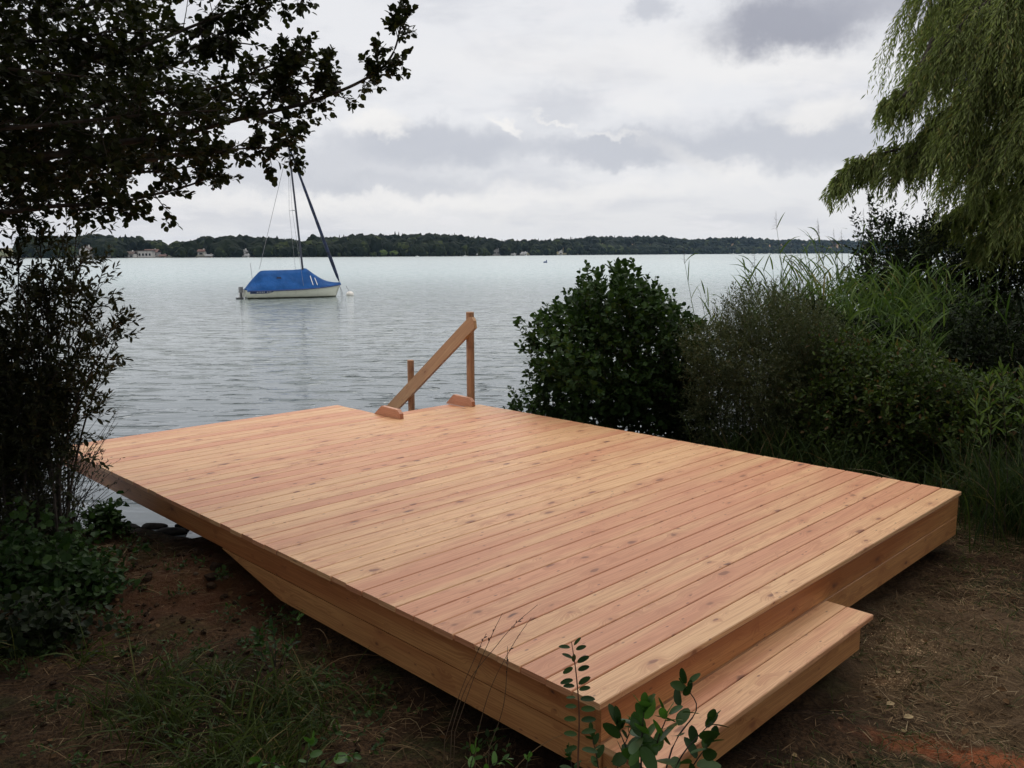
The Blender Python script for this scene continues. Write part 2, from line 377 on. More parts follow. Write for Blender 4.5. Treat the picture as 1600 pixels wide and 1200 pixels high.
def ground_z(x, y):
    x = np.asarray(x, float); y = np.asarray(y, float)
    d = (np.interp(x, shore_x, shore_y)+.12*(vnoise(x, y, 2.2, 3)-.5)-y)*.82      # metres inland
    t = np.clip(d/.95, 0, 1); bank = Z0+(.50)*(t*t*(3-2*t))**.8
    bed = Z0+np.maximum(d*.35, -3.0)
    z = np.where(d > 0, bank, bed)
    inland = np.clip(d-.9, 0, None)
    z = z-.02*np.clip(inland, 0, 2.5)+np.clip(inland-6, 0, 50)*.05
    u, v = to_uv(x, y)
    g = np.exp(-(((u+.12)/.30)**2+((v-3.10)/.50)**2)); z = z+.08*g*(d > 0)
    z = z-.05*np.exp(-((u-2.2)/2.0)**4-((v-1.2)/1.6)**4)
    amp = np.clip(d*1.2, .15, 1)
    z = z+amp*(.07*(vnoise(x, y, 1.1, 1)-.5)+.04*(vnoise(x, y, 3.7, 2)-.5)+.040*(vnoise(x, y, 9, 5)-.5)+.024*(vnoise(x, y, 23, 6)-.5))
    return z
def grid_mesh(xs, ys, zf):
    X, Y = np.meshgrid(xs, ys); V = np.stack([X, Y, zf(X, Y)], -1).reshape(-1, 3); nx, ny = len(xs), len(ys)
    i = (np.arange(ny-1)[:, None]*nx+np.arange(nx-1)[None, :]); f = np.stack([i, i+1, i+nx+1, i+nx], -1).reshape(-1, 4); return V, f
def build_ground():
    far = np.array([1.5, 4, 9, 18, 40, 90, 200, 500, 1200, 3000, 6000])
    xs = np.concatenate([-7-far[::-1], np.arange(-7, 8.01, .05), 8+far]); ys = np.concatenate([-1-far[:8][::-1], np.arange(-1, 13.01, .05), 13+far])
    mb = MB(); mb.add(*grid_mesh(xs, ys, ground_z))
    m, t, bs = material('bank_soil')
    co = t.new('ShaderNodeNewGeometry').outputs['Position']
    n1 = t.noise(co, 1.6, 5, .6); n2 = t.noise(co, 9, 5, .65); n3 = t.noise(co, 55, 4, .7); n4 = t.noise(t.vmath('ADD', co, (9, 4, 0)), 2.6, 4, .6)
    c = t.mix(t.ramp(n1, .38, .62), (.034, .018, .009), (.098, .056, .028))
    c = t.mix(t.math('MULTIPLY', t.ramp(n4, .50, .64), .8), c, (.045, .050, .016))
    c = t.mix(t.math('MULTIPLY', t.ramp(n2, .52, .72), .6), c, (.16, .095, .050))
    c = t.mix(t.math('MULTIPLY', t.ramp(n3, .42, .60), .75), c, (.016, .010, .006))
    def patch(c, px, py, z, ra, rb, colr, k, th=0.0, sharp=.25):
        p = PZ(px, py, z); d = t.vmath('SUBTRACT', co, tuple(p)); dx, dy, _ = t.sep(d)
        a = t.math('ADD', t.math('MULTIPLY', dx, math.cos(th)), t.math('MULTIPLY', dy, math.sin(th)))
        b = t.math('SUBTRACT', t.math('MULTIPLY', dy, math.cos(th)), t.math('MULTIPLY', dx, math.sin(th)))
        r = t.math('SQRT', t.math('ADD', t.math('POWER', t.math('ABSOLUTE', t.math('DIVIDE', a, ra)), 2), t.math('POWER', t.math('ABSOLUTE', t.math('DIVIDE', b, rb)), 2)))
        r = t.math('ADD', r, t.math('MULTIPLY', t.math('SUBTRACT', t.noise(co, 13, 5, .7), .5), 1.5))
        return t.mix(t.math('MULTIPLY', t.math('SUBTRACT', 1.0, t.ramp(r, 1-sharp, 1+sharp)), k), c, colr)
    c = patch(c, 1415, 1000, -.42, .10, .12, (.42, .28, .15), .7, sharp=.9)      # sawdust
    c = patch(c, 1392, 1056, -.42, .10, .04, (.44, .24, .12), .7, sharp=.9)
    c = patch(c, 1490, 1030, -.42, .6, .9, (.19, .125, .07), .65, sharp=.8)
    c = patch(c, 1545, 1176, -.40, .34, .07, (.42, .125, .050), .85, th=-.42, sharp=.8)  # brick-red spoil
    c = patch(c, 350, 900, -.35, .8, .7, (.11, .040, .016), .5, sharp=.7)
    t.set(bs.inputs['Base Color'], c); bs.inputs['Roughness'].default_value = .95; bs.inputs['Specular IOR Level'].default_value = .15
    t.set(bs.inputs['Normal'], t.bump(t.math('ADD', n3, t.math('MULTIPLY', n2, 1.5)), .9, .03))
    props(mb.build('ground', m, smooth=True), kind='structure')
build_ground()

def build_water():
    mb = MB(); s = 9000.0
    xs = np.linspace(-s, s, 25); ys = np.linspace(-60, s, 25)
    mb.add(*grid_mesh(xs, ys, lambda X, Y: np.full(X.shape, Z0)))
    m, t, bs = material('lake_water')
    co = t.new('ShaderNodeNewGeometry').outputs['Position']
    x, y, _ = t.sep(co)
    dist = t.math('SQRT', t.math('ADD', t.math('MULTIPLY', x, x), t.math('MULTIPLY', y, y)))
    w1 = t.noise(t.comb(t.math('MULTIPLY', x, .75), t.math('MULTIPLY', y, 1.7)), 1.0, 2, .45, .5)      # long ripples
    w2 = t.noise(t.comb(t.math('MULTIPLY', x, 2.3), t.math('MULTIPLY', y, 5.2)), 1.0, 3, .5, .3)
    w3 = t.noise(t.comb(t.math('MULTIPLY', x, .10), t.math('MULTIPLY', y, .22)), 1.0, 2, .5)
    w4 = t.noise(t.comb(t.math('MULTIPLY', x, 1.1), t.math('MULTIPLY', y, 2.6), 3.0), 1.0, 2, .45, .35)
    gust = t.ramp(t.noise(t.comb(t.math('MULTIPLY', x, .03), t.math('MULTIPLY', y, .09)), 1.0, 3, .6), .3, .7)
    k2 = t.math('ADD', .012, t.math('MULTIPLY', gust, .016))
    h = t.math('ADD', t.math('ADD', t.math('ADD', t.math('MULTIPLY', w1, .060), t.math('MULTIPLY', t.ramp(w4, .54, .70), .085)), t.math('MULTIPLY', w2, k2)), t.math('MULTIPLY', w3, .05))
    fade = t.math('DIVIDE', 1.0, t.math('ADD', 1.0, t.math('DIVIDE', dist, 55.0)))
    nrm = t.bump(h, fade, 1.0)
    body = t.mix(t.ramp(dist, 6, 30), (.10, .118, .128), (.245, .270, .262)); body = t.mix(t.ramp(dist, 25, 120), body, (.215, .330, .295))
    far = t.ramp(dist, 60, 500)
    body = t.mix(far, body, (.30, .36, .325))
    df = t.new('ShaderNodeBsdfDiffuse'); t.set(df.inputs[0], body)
    gl = t.new('ShaderNodeBsdfGlossy'); gl.inputs[0].default_value = (.93, .95, .97, 1); t.set(gl.inputs['Normal'], nrm)
    t.set(gl.inputs['Roughness'], t.math('ADD', .045, t.math('MULTIPLY', t.ramp(dist, 5, 120), .16)))
    fr_ = t.new('ShaderNodeFresnel'); fr_.inputs[0].default_value = 1.333; t.l.new(nrm, fr_.inputs['Normal'])
    fac = t.math('MULTIPLY', t.math('ADD', t.math('MULTIPLY', fr_.outputs[0], .84), .04), 1.0, clamp=True)
    # wave slopes far away keep some of the water's own colour in view
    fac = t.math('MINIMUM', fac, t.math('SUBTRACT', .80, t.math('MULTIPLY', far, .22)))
    ms = t.new('ShaderNodeMixShader'); t.l.new(fac, ms.inputs[0]); t.l.new(df.outputs[0], ms.inputs[1]); t.l.new(gl.outputs[0], ms.inputs[2])
    t.l.new(ms.outputs[0], t.n['Material Output'].inputs[0])
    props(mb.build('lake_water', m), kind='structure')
build_water()

# far shore -------------------------------------------------------------------
hx = np.array([-400, 60, 100, 119, 154, 196, 216, 245, 300, 328, 370, 409, 437, 455, 478, 491, 537, 580, 640, 700, 731, 797, 840, 906, 950, 1037, 1081, 1147, 1212, 1291, 1500, 2100])
hy = np.array([366, 368, 369, 368, 367, 370, 370, 375, 375, 369, 368, 370, 373, 374, 377, 370, 368, 366, 364, 365, 369, 374, 374, 370, 369, 369, 374, 370, 374, 375, 376, 376])
dx_ = np.array([-400, 100, 500, 700, 850, 1000, 1150, 1300, 2100]); dd_ = np.array([560, 620, 700, 800, 1050, 1400, 1900, 2400, 2600])
def shore_D(px): return np.interp(px, dx_, dd_)
def horizon_y(px): return 396.0-(px-800)*.0028
def far_xyz(px, r, z):
    D = shore_D(px)+r; px = np.asarray(px, float)
    X = (px-800)/F; Z = (600-horizon_y(px))/F
    d = fwd[:, None]+rt[:, None]*X.ravel()+upv[:, None]*Z.ravel(); s = D.ravel()/d[1]
    return np.stack([d[0]*s, d[1]*s, np.asarray(z, float).ravel()], -1)
def zmax(px, r):
    D = shore_D(px)+r; return CAMH+(horizon_y(px)-np.interp(px, hx, hy))/F*D
def hill_z(px, r):
    top = np.maximum(zmax(px, 260)-13.5, 3.0)
    t = np.clip(r/260, 0, 1); z = Z0+.3+(top-Z0)*(t*t*(3-2*t))
    return z+np.where(r > 260, (r-260)*.004, 0)
def build_hills():
    px = np.arange(-400, 2101, 6.0); r = np.array([-6, 0, 1.5, 10, 25, 50, 80, 120, 160, 200, 240, 270, 320, 500, 900])
    PX, RR = np.meshgrid(px, r); Zz = hill_z(PX, RR); Zz[0] = Z0-2; Zz[1] = Z0-.05; Zz[2] = Z0+.5
    V = far_xyz(PX, RR, Zz); nx, ny = len(px), len(r)
    i = (np.arange(ny-1)[:, None]*nx+np.arange(nx-1)[None, :]); f = np.stack([i, i+1, i+nx+1, i+nx], -1).reshape(-1, 4)
    mb = MB(); mb.add(V, f)
    m, t, bs = material('far_bank'); co = t.new('ShaderNodeNewGeometry').outputs['Position']
    n = t.noise(co, .012, 4); z = t.sep(co)[2]
    c = t.mix(t.ramp(n, .4, .6), (.06, .075, .03), (.13, .115, .05)); c = t.mix(t.ramp(z, 7, 10), c, (.24, .15, .085))
    c = t.mix(t.ramp(z, .2, .6), (.03, .028, .02), c)
    t.set(bs.inputs['Base Color'], c); bs.inputs['Roughness'].default_value = 1
    props(mb.build('hills', m, smooth=True), kind='structure')
build_hills()

def ico(sub):
    import bmesh
    bm = bmesh.new(); bmesh.ops.create_icosphere(bm, subdivisions=sub, radius=1)
    v = np.array([x.co[:] for x in bm.verts]); f = np.array([[q.index for q in x.verts] for x in bm.faces]); bm.free(); return v, f
ICO1, ICO2, ICO3 = ico(1), ico(2), ico(3)
def crown_round(mb, p, h, w, I=ICO2, var=None, low=.12):
    v, f = I; s = np.array([w/2, w/2, h*(1-low)/2])
    k = 1+rng.normal(0, .10, len(v))[:, None]+.14*np.sin(v[:, :1]*5+rng.uniform(0, 6))*np.sin(v[:, 2:3]*6+rng.uniform(0, 6))
    vv = v*k*s; mb.add(vv+np.array([p[0], p[1], p[2]+h*low+h*(1-low)/2]), f, (rng.random() if var is None else var)+rng.normal(0, .12, len(f)))
def crown_conifer(mb, p, h, w, var=None, tiers=9, seg=9):
    V = []; Fc = []
    for i in range(tiers):
        z0 = p[2]+h*(.08+.86*i/tiers); z1 = z0+h*.21; rr = w/2*(1-i/(tiers+.3))**.85
        n0 = len(V)
        for k in range(seg):
            a = 6.283*k/seg+i*.7; q = rr*random.uniform(.62, 1.15); V.append((p[0]+q*math.cos(a), p[1]+q*math.sin(a), z0-h*.02*random.random()))
        V.append((p[0], p[1], min(z1, p[2]+h)))
        for k in range(seg): Fc.append((n0+k, n0+(k+1) % seg, n0+seg))
    mb.add(V, Fc, (rng.random() if var is None else var)+rng.normal(0, .1, len(Fc)))
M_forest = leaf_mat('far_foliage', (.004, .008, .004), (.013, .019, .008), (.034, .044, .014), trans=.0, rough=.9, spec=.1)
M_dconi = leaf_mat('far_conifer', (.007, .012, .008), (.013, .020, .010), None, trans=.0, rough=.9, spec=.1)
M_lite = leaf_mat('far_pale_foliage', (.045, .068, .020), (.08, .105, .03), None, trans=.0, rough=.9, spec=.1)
M_bark = flat('bark', (.055, .042, .032), .9, .3, 14)
def build_forest():
    mb = MB()
    gaps = [(114, 152, 0, 60), (192, 270, 0, 80), (304, 328, 0, 120), (373, 393, 0, 60), (250, 305, 120, 400), (466, 492, 110, 400), (452, 466, 20, 75), (474, 486, 30, 80), (810, 828, 0, 80), (766, 786, 0, 60), (870, 882, 0, 60)]
    n = 0
    for row, (r0, r1, step) in enumerate(((1, 9, 5), (14, 40, 6), (45, 90, 6), (95, 150, 6), (155, 215, 5.5), (220, 300, 4.5), (230, 330, 4.5))):
        px = 40.0 if row else 60.0
        while px < 1700:
            D = float(shore_D(px)); q = px+random.uniform(-4, 4); r = random.uniform(r0, r1); px += step*random.uniform(.7, 1.3)*(1 if px < 850 else (800/D)**.4)
            if any(a <= q <= b and c <= r <= d for a, b, c, d in gaps): continue
            z = float(hill_z(np.array(q), np.array(r))); cap = float(zmax(np.array(q), np.array(r)))*random.uniform(.90, 1.06)
            h = random.uniform(6.5, 10.5) if row == 0 else random.uniform(10, 15)
            if row == 0 and random.random() < .4: h *= .5
            h = min(h, cap-z)
            if h < 3: continue
            if D > 1200: h = min(h*1.15, max(3, cap-z))
            p = far_xyz(np.array([q]), np.array([r]), [z-.5])[0]
            w = h*random.uniform(.75, 1.15)*(1.35 if D > 1200 else 1)
            if random.random() < (.16 if q < 700 else .34) and row > 1: crown_conifer(mb, p, h*random.uniform(1.03, 1.14), h*.42, rng.random()*.4, 6, 7)
            else: crown_round(mb, p, h, w, ICO2 if D < 1100 else ICO1, low=0)
            n += 1
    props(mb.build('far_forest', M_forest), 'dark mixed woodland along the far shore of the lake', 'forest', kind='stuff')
build_forest()
def far_tree(px, r, h, w, kind, label, mat):
    z = float(hill_z(np.array(px), np.array(r))); p = far_xyz(np.array([px*1.0]), np.array([r*1.0]), [z])[0]
    o = empty('conifer_tree' if kind == 'c' else 'broadleaf_tree', tuple(p), label, 'tree', 'single trees that stand out on the far shore')
    a = MB(); tubes(a, [[p-np.array([0, 0, .5]), p+np.array([0, 0, h*.6])]], np.array([h*.02, h*.01]), 6); a.build('trunk', M_bark, o)
    b = MB()
    if kind == 'c': crown_conifer(b, p, h, w, .3, 12, 11)
    else:
        crown_round(b, p, h, w, ICO3, .5, .1)
        for _ in range(5):
            q = p+np.array([rng.uniform(-w*.3, w*.3), -w*.2, h*rng.uniform(0, .35)]); crown_round(b, q, h*.55, w*.5, ICO2, rng.random(), .1)
    b.build('crown', mat, o)
for a in ((434, 30, 17.5, 15, 'c', 'broad dark conifer on the far shore just left of the mast', M_dconi),
          (445, 34, 15.5, 12, 'c', 'dark conifer touching the broad one left of the mast', M_dconi),
          (408, 40, 16.5, 12, 'c', 'pointed dark conifer behind the boat cover stern on far shore', M_dconi),
          (452, 60, 14, 8, 'c', 'slim conifer just behind the mast on the far shore', M_dconi),
          (198, 60, 18, 11, 'c', 'tallest conifer above the white houses on the far shore', M_dconi),
          (189, 66, 16, 10, 'c', 'conifer left of the tallest one above the white houses', M_dconi),
          (157, 80, 16.5, 7, 'c', 'thin pointed conifer left of the white houses far away', M_dconi),
          (538, 140, 16, 9, 'c', 'conifer poking up from the wood right of the boat bow', M_dconi),
          (618, 180, 16.5, 9, 'c', 'conifer tip above the treeline right of the rolled sail', M_dconi),
          (490, 40, 18, 12, 'b', 'tall round tree between mast and rolled sail on far shore', M_forest),
          (160, 14, 9.5, 11, 'b', 'pale green round tree beside the gabled house far away', M_lite),
          (152, 30, 9, 9, 'b', 'yellow green round tree right behind the gabled house', M_lite),
          (599, 4, 5.5, 7, 'b', 'light green bushy tree at the far waterline, left of a pair', M_lite),
          (615, 4, 5.0, 7.5, 'b', 'light green bushy tree at the far waterline, right of a pair', M_lite),
          (397, 12, 7.5, 7, 'b', 'pale tree beside the small white lakeside house', M_lite),
          (733, 20, 8, 8, 'b', 'light green tree low on the distant middle shore', M_lite),
          (466, 8, 6, 11, 'b', 'low spreading green tree under the mast on far shore', M_lite)):
    far_tree(*a)

M_wallw = flat('white_render', (.55, .54, .51), .8, .08, .5); M_wallg = flat('grey_render', (.30, .29, .28), .8, .1, .5)
M_roofd = flat('dark_roof', (.085, .06, .05), .8, .2, .6); M_roofr = flat('red_roof', (.12, .062, .048), .8, .2, .6); M_roofg = flat('grey_roof', (.22, .22, .22), .7, .1, .5)
M_win = flat('window_glass', (.03, .035, .04), .2, .1, 1)
M_plank = flat('weathered_planks', (.20, .16, .13), .9, .2, 1)
def house(px, r, w, d, h, roof, label, wall, roofm, nwin=3, gable_x=True, rh=3, name='house', zoff=0, group=None):
    z = float(hill_z(np.array(px*1.0), np.array(r*1.0)))+zoff; p = far_xyz(np.array([px*1.0]), np.array([r*1.0]), [z])[0]
    o = empty(name, tuple(p), label, name.replace('_', ' ') if name == 'boathouse' else 'house', group)
    a = MB(); box(a, (p[0]-w/2, p[1]-d/2, p[2]-2), (p[0]+w/2, p[1]+d/2, p[2]+h)); 
    if roof == 'gable' and not gable_x:
        a.add([(p[0]-w/2, p[1]-d/2, p[2]+h), (p[0]+w/2, p[1]-d/2, p[2]+h), (p[0], p[1]-d/2, p[2]+h+rh)], [[0, 1, 2]])
    a.build('wall', wall, o)
    b = MB(); e = .6
    if roof == 'flat': box(b, (p[0]-w/2-e, p[1]-d/2-e, p[2]+h+.01), (p[0]+w/2+e, p[1]+d/2+e, p[2]+h+.5))
    elif gable_x:
        for s in (-1, 1):
            v = [(p[0]-w/2-e, p[1]+s*(d/2+e), p[2]+h-.3), (p[0]+w/2+e, p[1]+s*(d/2+e), p[2]+h-.3), (p[0]+w/2+e, p[1], p[2]+h+rh), (p[0]-w/2-e, p[1], p[2]+h+rh)]
            v2 = [(x, y, q+.25) for x, y, q in v]; b.add(v+v2, [[0, 1, 2, 3], [4, 5, 6, 7], [0, 1, 5, 4], [1, 2, 6, 5], [3, 0, 4, 7]])
    else:
        for s in (-1, 1):
            v = [(p[0]+s*(w/2+e), p[1]-d/2-e, p[2]+h-.3), (p[0]+s*(w/2+e), p[1]+d/2+e, p[2]+h-.3), (p[0], p[1]+d/2+e, p[2]+h+rh), (p[0], p[1]-d/2-e, p[2]+h+rh)]
            v2 = [(x, y, q+.25) for x, y, q in v]; b.add(v+v2, [[0, 1, 2, 3], [4, 5, 6, 7], [0, 1, 5, 4], [1, 2, 6, 5], [3, 0, 4, 7]])
    rf = b.build('roof', roofm, o)
    if roof != 'flat': c = MB(); box(c, (p[0]+w*.2, p[1]-.5, p[2]+h+rh*.5), (p[0]+w*.2+.8, p[1]+.4, p[2]+h+rh+1)); c.build('chimney', wall, rf)
    for i in range(nwin):
        x = p[0]-w/2+w*(i+.5)/nwin; c = MB(); ww = min(w/nwin*.28, 1.3); box(c, (x-ww, p[1]-d/2-.06, p[2]+h*.12), (x+ww, p[1]-d/2-.003, p[2]+h*.55)); c.build('window', M_win, o)
house(136, 14, 7.5, 8, 4.8, 'gable', 'white gabled house with brown roof at far left shore', M_wallw, M_roofd, 2, False, 2.6, zoff=1.0)
house(229, 22, 10.5, 7, 4.2, 'flat', 'long white house with dark openings on the far shore', M_wallw, M_roofd, 4, zoff=.6)
house(213, 60, 10, 8, 3.0, 'flat', 'house with pale flat roof behind the long white house', M_wallg, M_roofg, 3, zoff=.2)
house(238, 70, 11, 8, 2.6, 'gable', 'house with broad red brown roof above the long white house', M_wallg, M_roofr, 3, True, 2.2, zoff=.6)
house(204, 16, 7, 6, 2.6, 'gable', 'low dark roofed house left of the long white one', M_wallw, M_roofd, 2, True, 1.8)
house(316, 70, 5.5, 6, 3.0, 'gable', 'small white house with red roof in the trees far away', M_wallw, M_roofr, 1, True, 1.6, zoff=.4)
house(382, 16, 4.4, 5, 3.6, 'gable', 'narrow white house close to the far waterline', M_wallw, M_roofg, 1, False, 1.5, zoff=.6)
house(459, 70, 4.6, 5, 2.2, 'gable', 'little house with pale roof half hidden behind the mast', M_wallg, M_roofg, 1, False, 1.4, zoff=1.5)
house(776, 30, 8, 8, 3.0, 'gable', 'dark house with pale gable on the distant middle shore', M_wallg, M_roofg, 2, False, 2.4, zoff=1.5)
house(819, 6, 6, 6, 2.4, 'gable', 'white roofed house low on the distant middle shore', M_wallw, M_roofg, 2, True, 1.4)
house(876, 40, 5, 6, 3.4, 'gable', 'single pale house in the distant wood right of centre', M_wallw, M_roofg, 1, False, 1.8)
for i, (px, w, lb) in enumerate(((170, 3.6, 'grey boathouse on the far waterline below the pale tree'), (255, 4.6, 'tan open boathouse on the far shore right of the white houses'),
                  (327, 5, 'long low boathouse on far shore below the red roofed house'), (386, 3.2, 'white boathouse by the narrow white lakeside house'),
                  (350, 3, 'small brown boathouse left of the sailing boat stern'), (801, 7, 'pale boathouse on the distant middle shore'), (742, 5, 'grey boathouse at the distant shoreline'), (816, 4.6, 'small boathouse below the white roofed distant house'))):
    house(px, 2.2, w, 3.5, 1.8, 'gable', lb, [M_plank, M_wallw][i in (3, 5)], M_roofg if i != 1 else M_roofr, 1, True, .8, 'boathouse', -.6, 'boathouses along the far shore')
# moored boats far away
M_hullw = flat('white_hull', (.80, .80, .78), .35, .03, 2)
M_alu = flat('aluminium', (.45, .46, .48), .4, .05, 3, metal=.6)
def far_boat(px, D, L, label, mast=True):
    r = ray(px, 396.0); x = r[0]/r[1]*D; o = empty('moored_boat', (x, D, Z0), label, 'boat', 'white boats moored along the far shore')
    s = np.linspace(-1, 1, 9); a = MB(); V = []; 
    for q in s:
        b = (1-abs(q)**2.5*(1 if q > 0 else .35))*L*.15
        V += [(x+q*L/2, D-b, Z0+L*.12+.05*q), (x+q*L/2*.92, D-b*.5, Z0-.1), (x+q*L/2*.92, D+b*.5, Z0-.1), (x+q*L/2, D+b, Z0+L*.12+.05*q)]
    F_ = []
    for i in range(8):
        k = i*4
        for j in range(3): F_.append((k+j, k+4+j, k+5+j, k+1+j))
        F_.append((k+3, k+7, k+4, k))
    F_ += [(0, 1, 2, 3), (32, 35, 34, 33)]; a.add(V, F_); a.build('hull', M_hullw, o)
    c = MB(); box(c, (x-L*.2, D-L*.09, Z0+L*.13), (x+L*.12, D+L*.09, Z0+L*.2), bev=.1); c.build('cabin', M_hullw, o)
    if mast: c = MB(); tubes(c, [[(x, D, Z0+.2), (x, D, Z0+L*1.1)]], np.array([.08, .05]), 5); c.build('mast', M_alu, o)
for px, k, L, lb in ((1146, .95, 7, 'white moored boat far off, leftmost of the row at the right'), (1161, .95, 8, 'white mast boat second from the left of the distant row'),
                  (1173, .94, 6, 'small white boat third in the distant moored row'), (1184, .95, 7, 'white boat in the middle of the distant moored row'),
                  (1190, .93, 6.5, 'white boat just right of the middle of the distant row'), (1202, .95, 9, 'largest white boat of the distant moored row'),
                  (1212, .95, 6, 'small white boat right of the largest distant one'), (1237, .95, 7, 'rightmost white boat of the distant moored row')):
    far_boat(px, float(shore_D(px))*k*.8, L, lb, L > 6.8)
far_boat(727, 760, 4, 'white day boat moored at the distant middle shore', True)
far_boat(652, 735, 3.5, 'small white boat at the far shore right of light trees', False)

# small blue rowing boat out on the lake
def small_blue():
    p = PZ(852, 410.5, Z0); x, y = p[0], p[1]; L = 1.25
    o = empty('swim_buoy', (x, y, Z0), 'small dark blue float far out on the open water', 'buoy'); M_b = flat('buoy_blue', (.03, .06, .16), .5, .1, 3)
    a = MB(); v, f = ICO2; a.add(v*np.array([.58, .4, .30])+np.array([x, y, Z0+.12]), f); a.build('float', M_b, o, smooth=True)
    b = MB(); tubes(b, [[(x+.3, y, Z0+.3), (x+.36, y, Z0+.75)]], np.array([.14, .10]), 8); b.build('handle', M_b, o)
small_blue()

# ------------------------------------------------------------------ the covered sailing boat
def sailing_boat():
    p = PZ(459, 465, Z0); y0 = p[1]; x0 = p[0]; s = y0/F*1.0; H_ = R(25)
    ch, sh = math.cos(H_), math.sin(H_); o = empty('sailing_boat', (x0, y0, Z0), 'white sailing boat under a blue cover moored to a buoy', 'sailing boat')
    k = s   # metres per photo pixel at the boat
    def T(v):
        v = np.asarray(v, float); q = v.copy(); q[..., 0] = x0+v[..., 0]*ch-v[..., 1]*sh; q[..., 1] = y0+v[..., 0]*sh+v[..., 1]*ch; q[..., 2] = Z0+v[..., 2]; return q
    LH = 66.5*k/ch   # half length
    n = 29; xs = np.linspace(-1, 1, n); 
    def beam(q): return 1.02*np.clip(1-np.abs((q+.15)/1.15)**2.6*np.where(q > -.15, 1, .55), 0, 1)**.75+.02
    def sheer(q): return .50+.16*((q+1)/2)**1.6+.10*np.clip(q, 0, 1)**2
    rows = []
    for q in xs:
        b = float(beam(q)); z = float(sheer(q)); xk = q*LH
        und = LH*(q if q < .0 else q*(1-.07*q**3))
        rows.append([(xk, -b, z), (xk, -b*.99, z-.05), (und*.995, -b*.90, z*.45), (und*.97, -b*.70, .02), (und*.93, -b*.42, -.16), (und*.9, 0, -.3),
                     (und*.93, b*.42, -.16), (und*.97, b*.70, .02), (und*.995, b*.90, z*.45), (xk, b*.99, z-.05), (xk, b, z)])
    V = T(np.array(rows).reshape(-1, 3)); m = 11
    f = [(i*m+j, (i+1)*m+j, (i+1)*m+j+1, i*m+j+1) for i in range(n-1) for j in range(m-1)]
    mb = MB(); mb.add(V, f); mb.add(V[:m], [list(range(m))]); mb.add(V[-m:], [list(range(m))[::-1]])
    M_h, t, bs = material('cream_hull'); co = t.new('ShaderNodeTexCoord').outputs['Object']; z = t.sep(co)[2]
    nz = t.math('MULTIPLY', t.noise(co, 3, 3), .08)
    c = t.mix(t.ramp(t.math('ADD', z, nz), .09, .15), (.035, .042, .020), (.60, .60, .50))
    c = t.mix(t.math('MULTIPLY', t.ramp(t.noise(t.vmath('MULTIPLY', co, (6, 6, 1)), 1, 4), .5, .75), .3), c, (.36, .38, .30)); t.set(bs.inputs['Base Color'], c); bs.inputs['Roughness'].default_value = .35
    hull = mb.build('hull', M_h, o, smooth=True)
    # dark blue name band near the stern, with small pale marks on it
    def side(q, fz, off=.012):
        b = float(beam(q)); z = float(sheer(q)); a_ = (z-.05, b*.99); b_ = (z*.45, b*.90); zz = fz; tt = (a_[0]-zz)/(a_[0]-b_[0]); return (q*LH, -(a_[1]*(1-tt)+b_[1]*tt)-off, zz)
    mb = MB(); q0, q1 = -.93, -.47; qs = np.linspace(q0, q1, 9); V = [side(q, float(sheer(q))-.04) for q in qs]+[side(q, float(sheer(q))-.20+.12*max(0, (q+.55)/.1)) for q in qs]
    mb.add(T(np.array(V)), [(i, i+1, i+10, i+9) for i in range(8)]); mb.build('name_band', flat('navy_band', (.02, .04, .12), .4), hull)
    mb = MB()
    for i in range(9):
        if i in (5,): continue
        q = -.80+i*.033; a1, a2 = side(q, float(sheer(q))-.15, .02), side(q+.012, float(sheer(q))-.15, .02); h = .06+.03*(i % 3 == 0)
        mb = MB(); b1, b2 = side(q+.004, float(sheer(q))-.15+h, .02), side(q+.016, float(sheer(q))-.15+h, .02); mb.add(T(np.array([a1, a2, b2, b1])), [[0, 1, 2, 3]]); mb.build('name_mark', M_hullw, hull)
    # the tarpaulin: ridge pole height along the boat
    def ridge(q):
        return float(np.interp(q, [-.985, -.90, -.80, -.68, -.6, 0, .20, .26, .34, .45, .58, .72, .88, 1.0], [.60, .90, 1.2, 1.54, 1.58, 1.60, 1.64, 1.72, 1.56, 1.33, 1.09, .92, .85, .84]))
    n = 45; xs = np.linspace(-.985, 1.005, n); rows = []; m = 13
    for q in xs:
        b = float(beam(min(q, .98)))*1.03+.03; z = float(sheer(q)); r = max(ridge(q), z+.08); row = []
        for j in range(m):
            a = (j/(m-1))*2-1; w = abs(a)
            if w > .9: y = b*np.sign(a)*1.01; zz = z-.085*((w-.9)/.1)
            else:
                e = w/.9; y = b*a/.9; zz = r+(z-r)*e**(.82 if r < 1.5 else .92)
                zz += .018*math.sin(q*34+a*4)*e*(1-e)*4
            row.append((q*LH, y, zz))
        rows.append(row)
    V = T(np.array(rows).reshape(-1, 3)); f = [(i*m+j, (i+1)*m+j, (i+1)*m+j+1, i*m+j+1) for i in range(n-1) for j in range(m-1)]
    mb = MB(); mb.add(V, f); mb.add(V[:m], [list(range(m))]); 
    M_t, t, bs = material('blue_tarpaulin'); co = t.new('ShaderNodeTexCoord').outputs['Object']
    nn = t.noise(co, 1.6, 4); c = t.mix(t.ramp(nn, .35, .7), (.006, .055, .185), (.011, .078, .255))
    t.set(bs.inputs['Base Color'], c); bs.inputs['Roughness'].default_value = .75; bs.inputs['Specular IOR Level'].default_value = .15; t.set(bs.inputs['Normal'], t.bump(t.noise(t.vmath('MULTIPLY', co, (1, 1, .5)), 2.5, 3), .8, .12))
    cov = mb.build('cover', M_t, o, smooth=True)
    mb = MB(); pts = [(q*LH, -(float(beam(min(q, .98)))*1.03+.045), float(sheer(q))-.05) for q in np.linspace(-.97, 1.0, 24)]
    tubes(mb, [T(np.array(pts))], np.full(24, .035), 5); mb.build('cover_hem', flat('navy_hem', (.015, .04, .15), .6), cov)
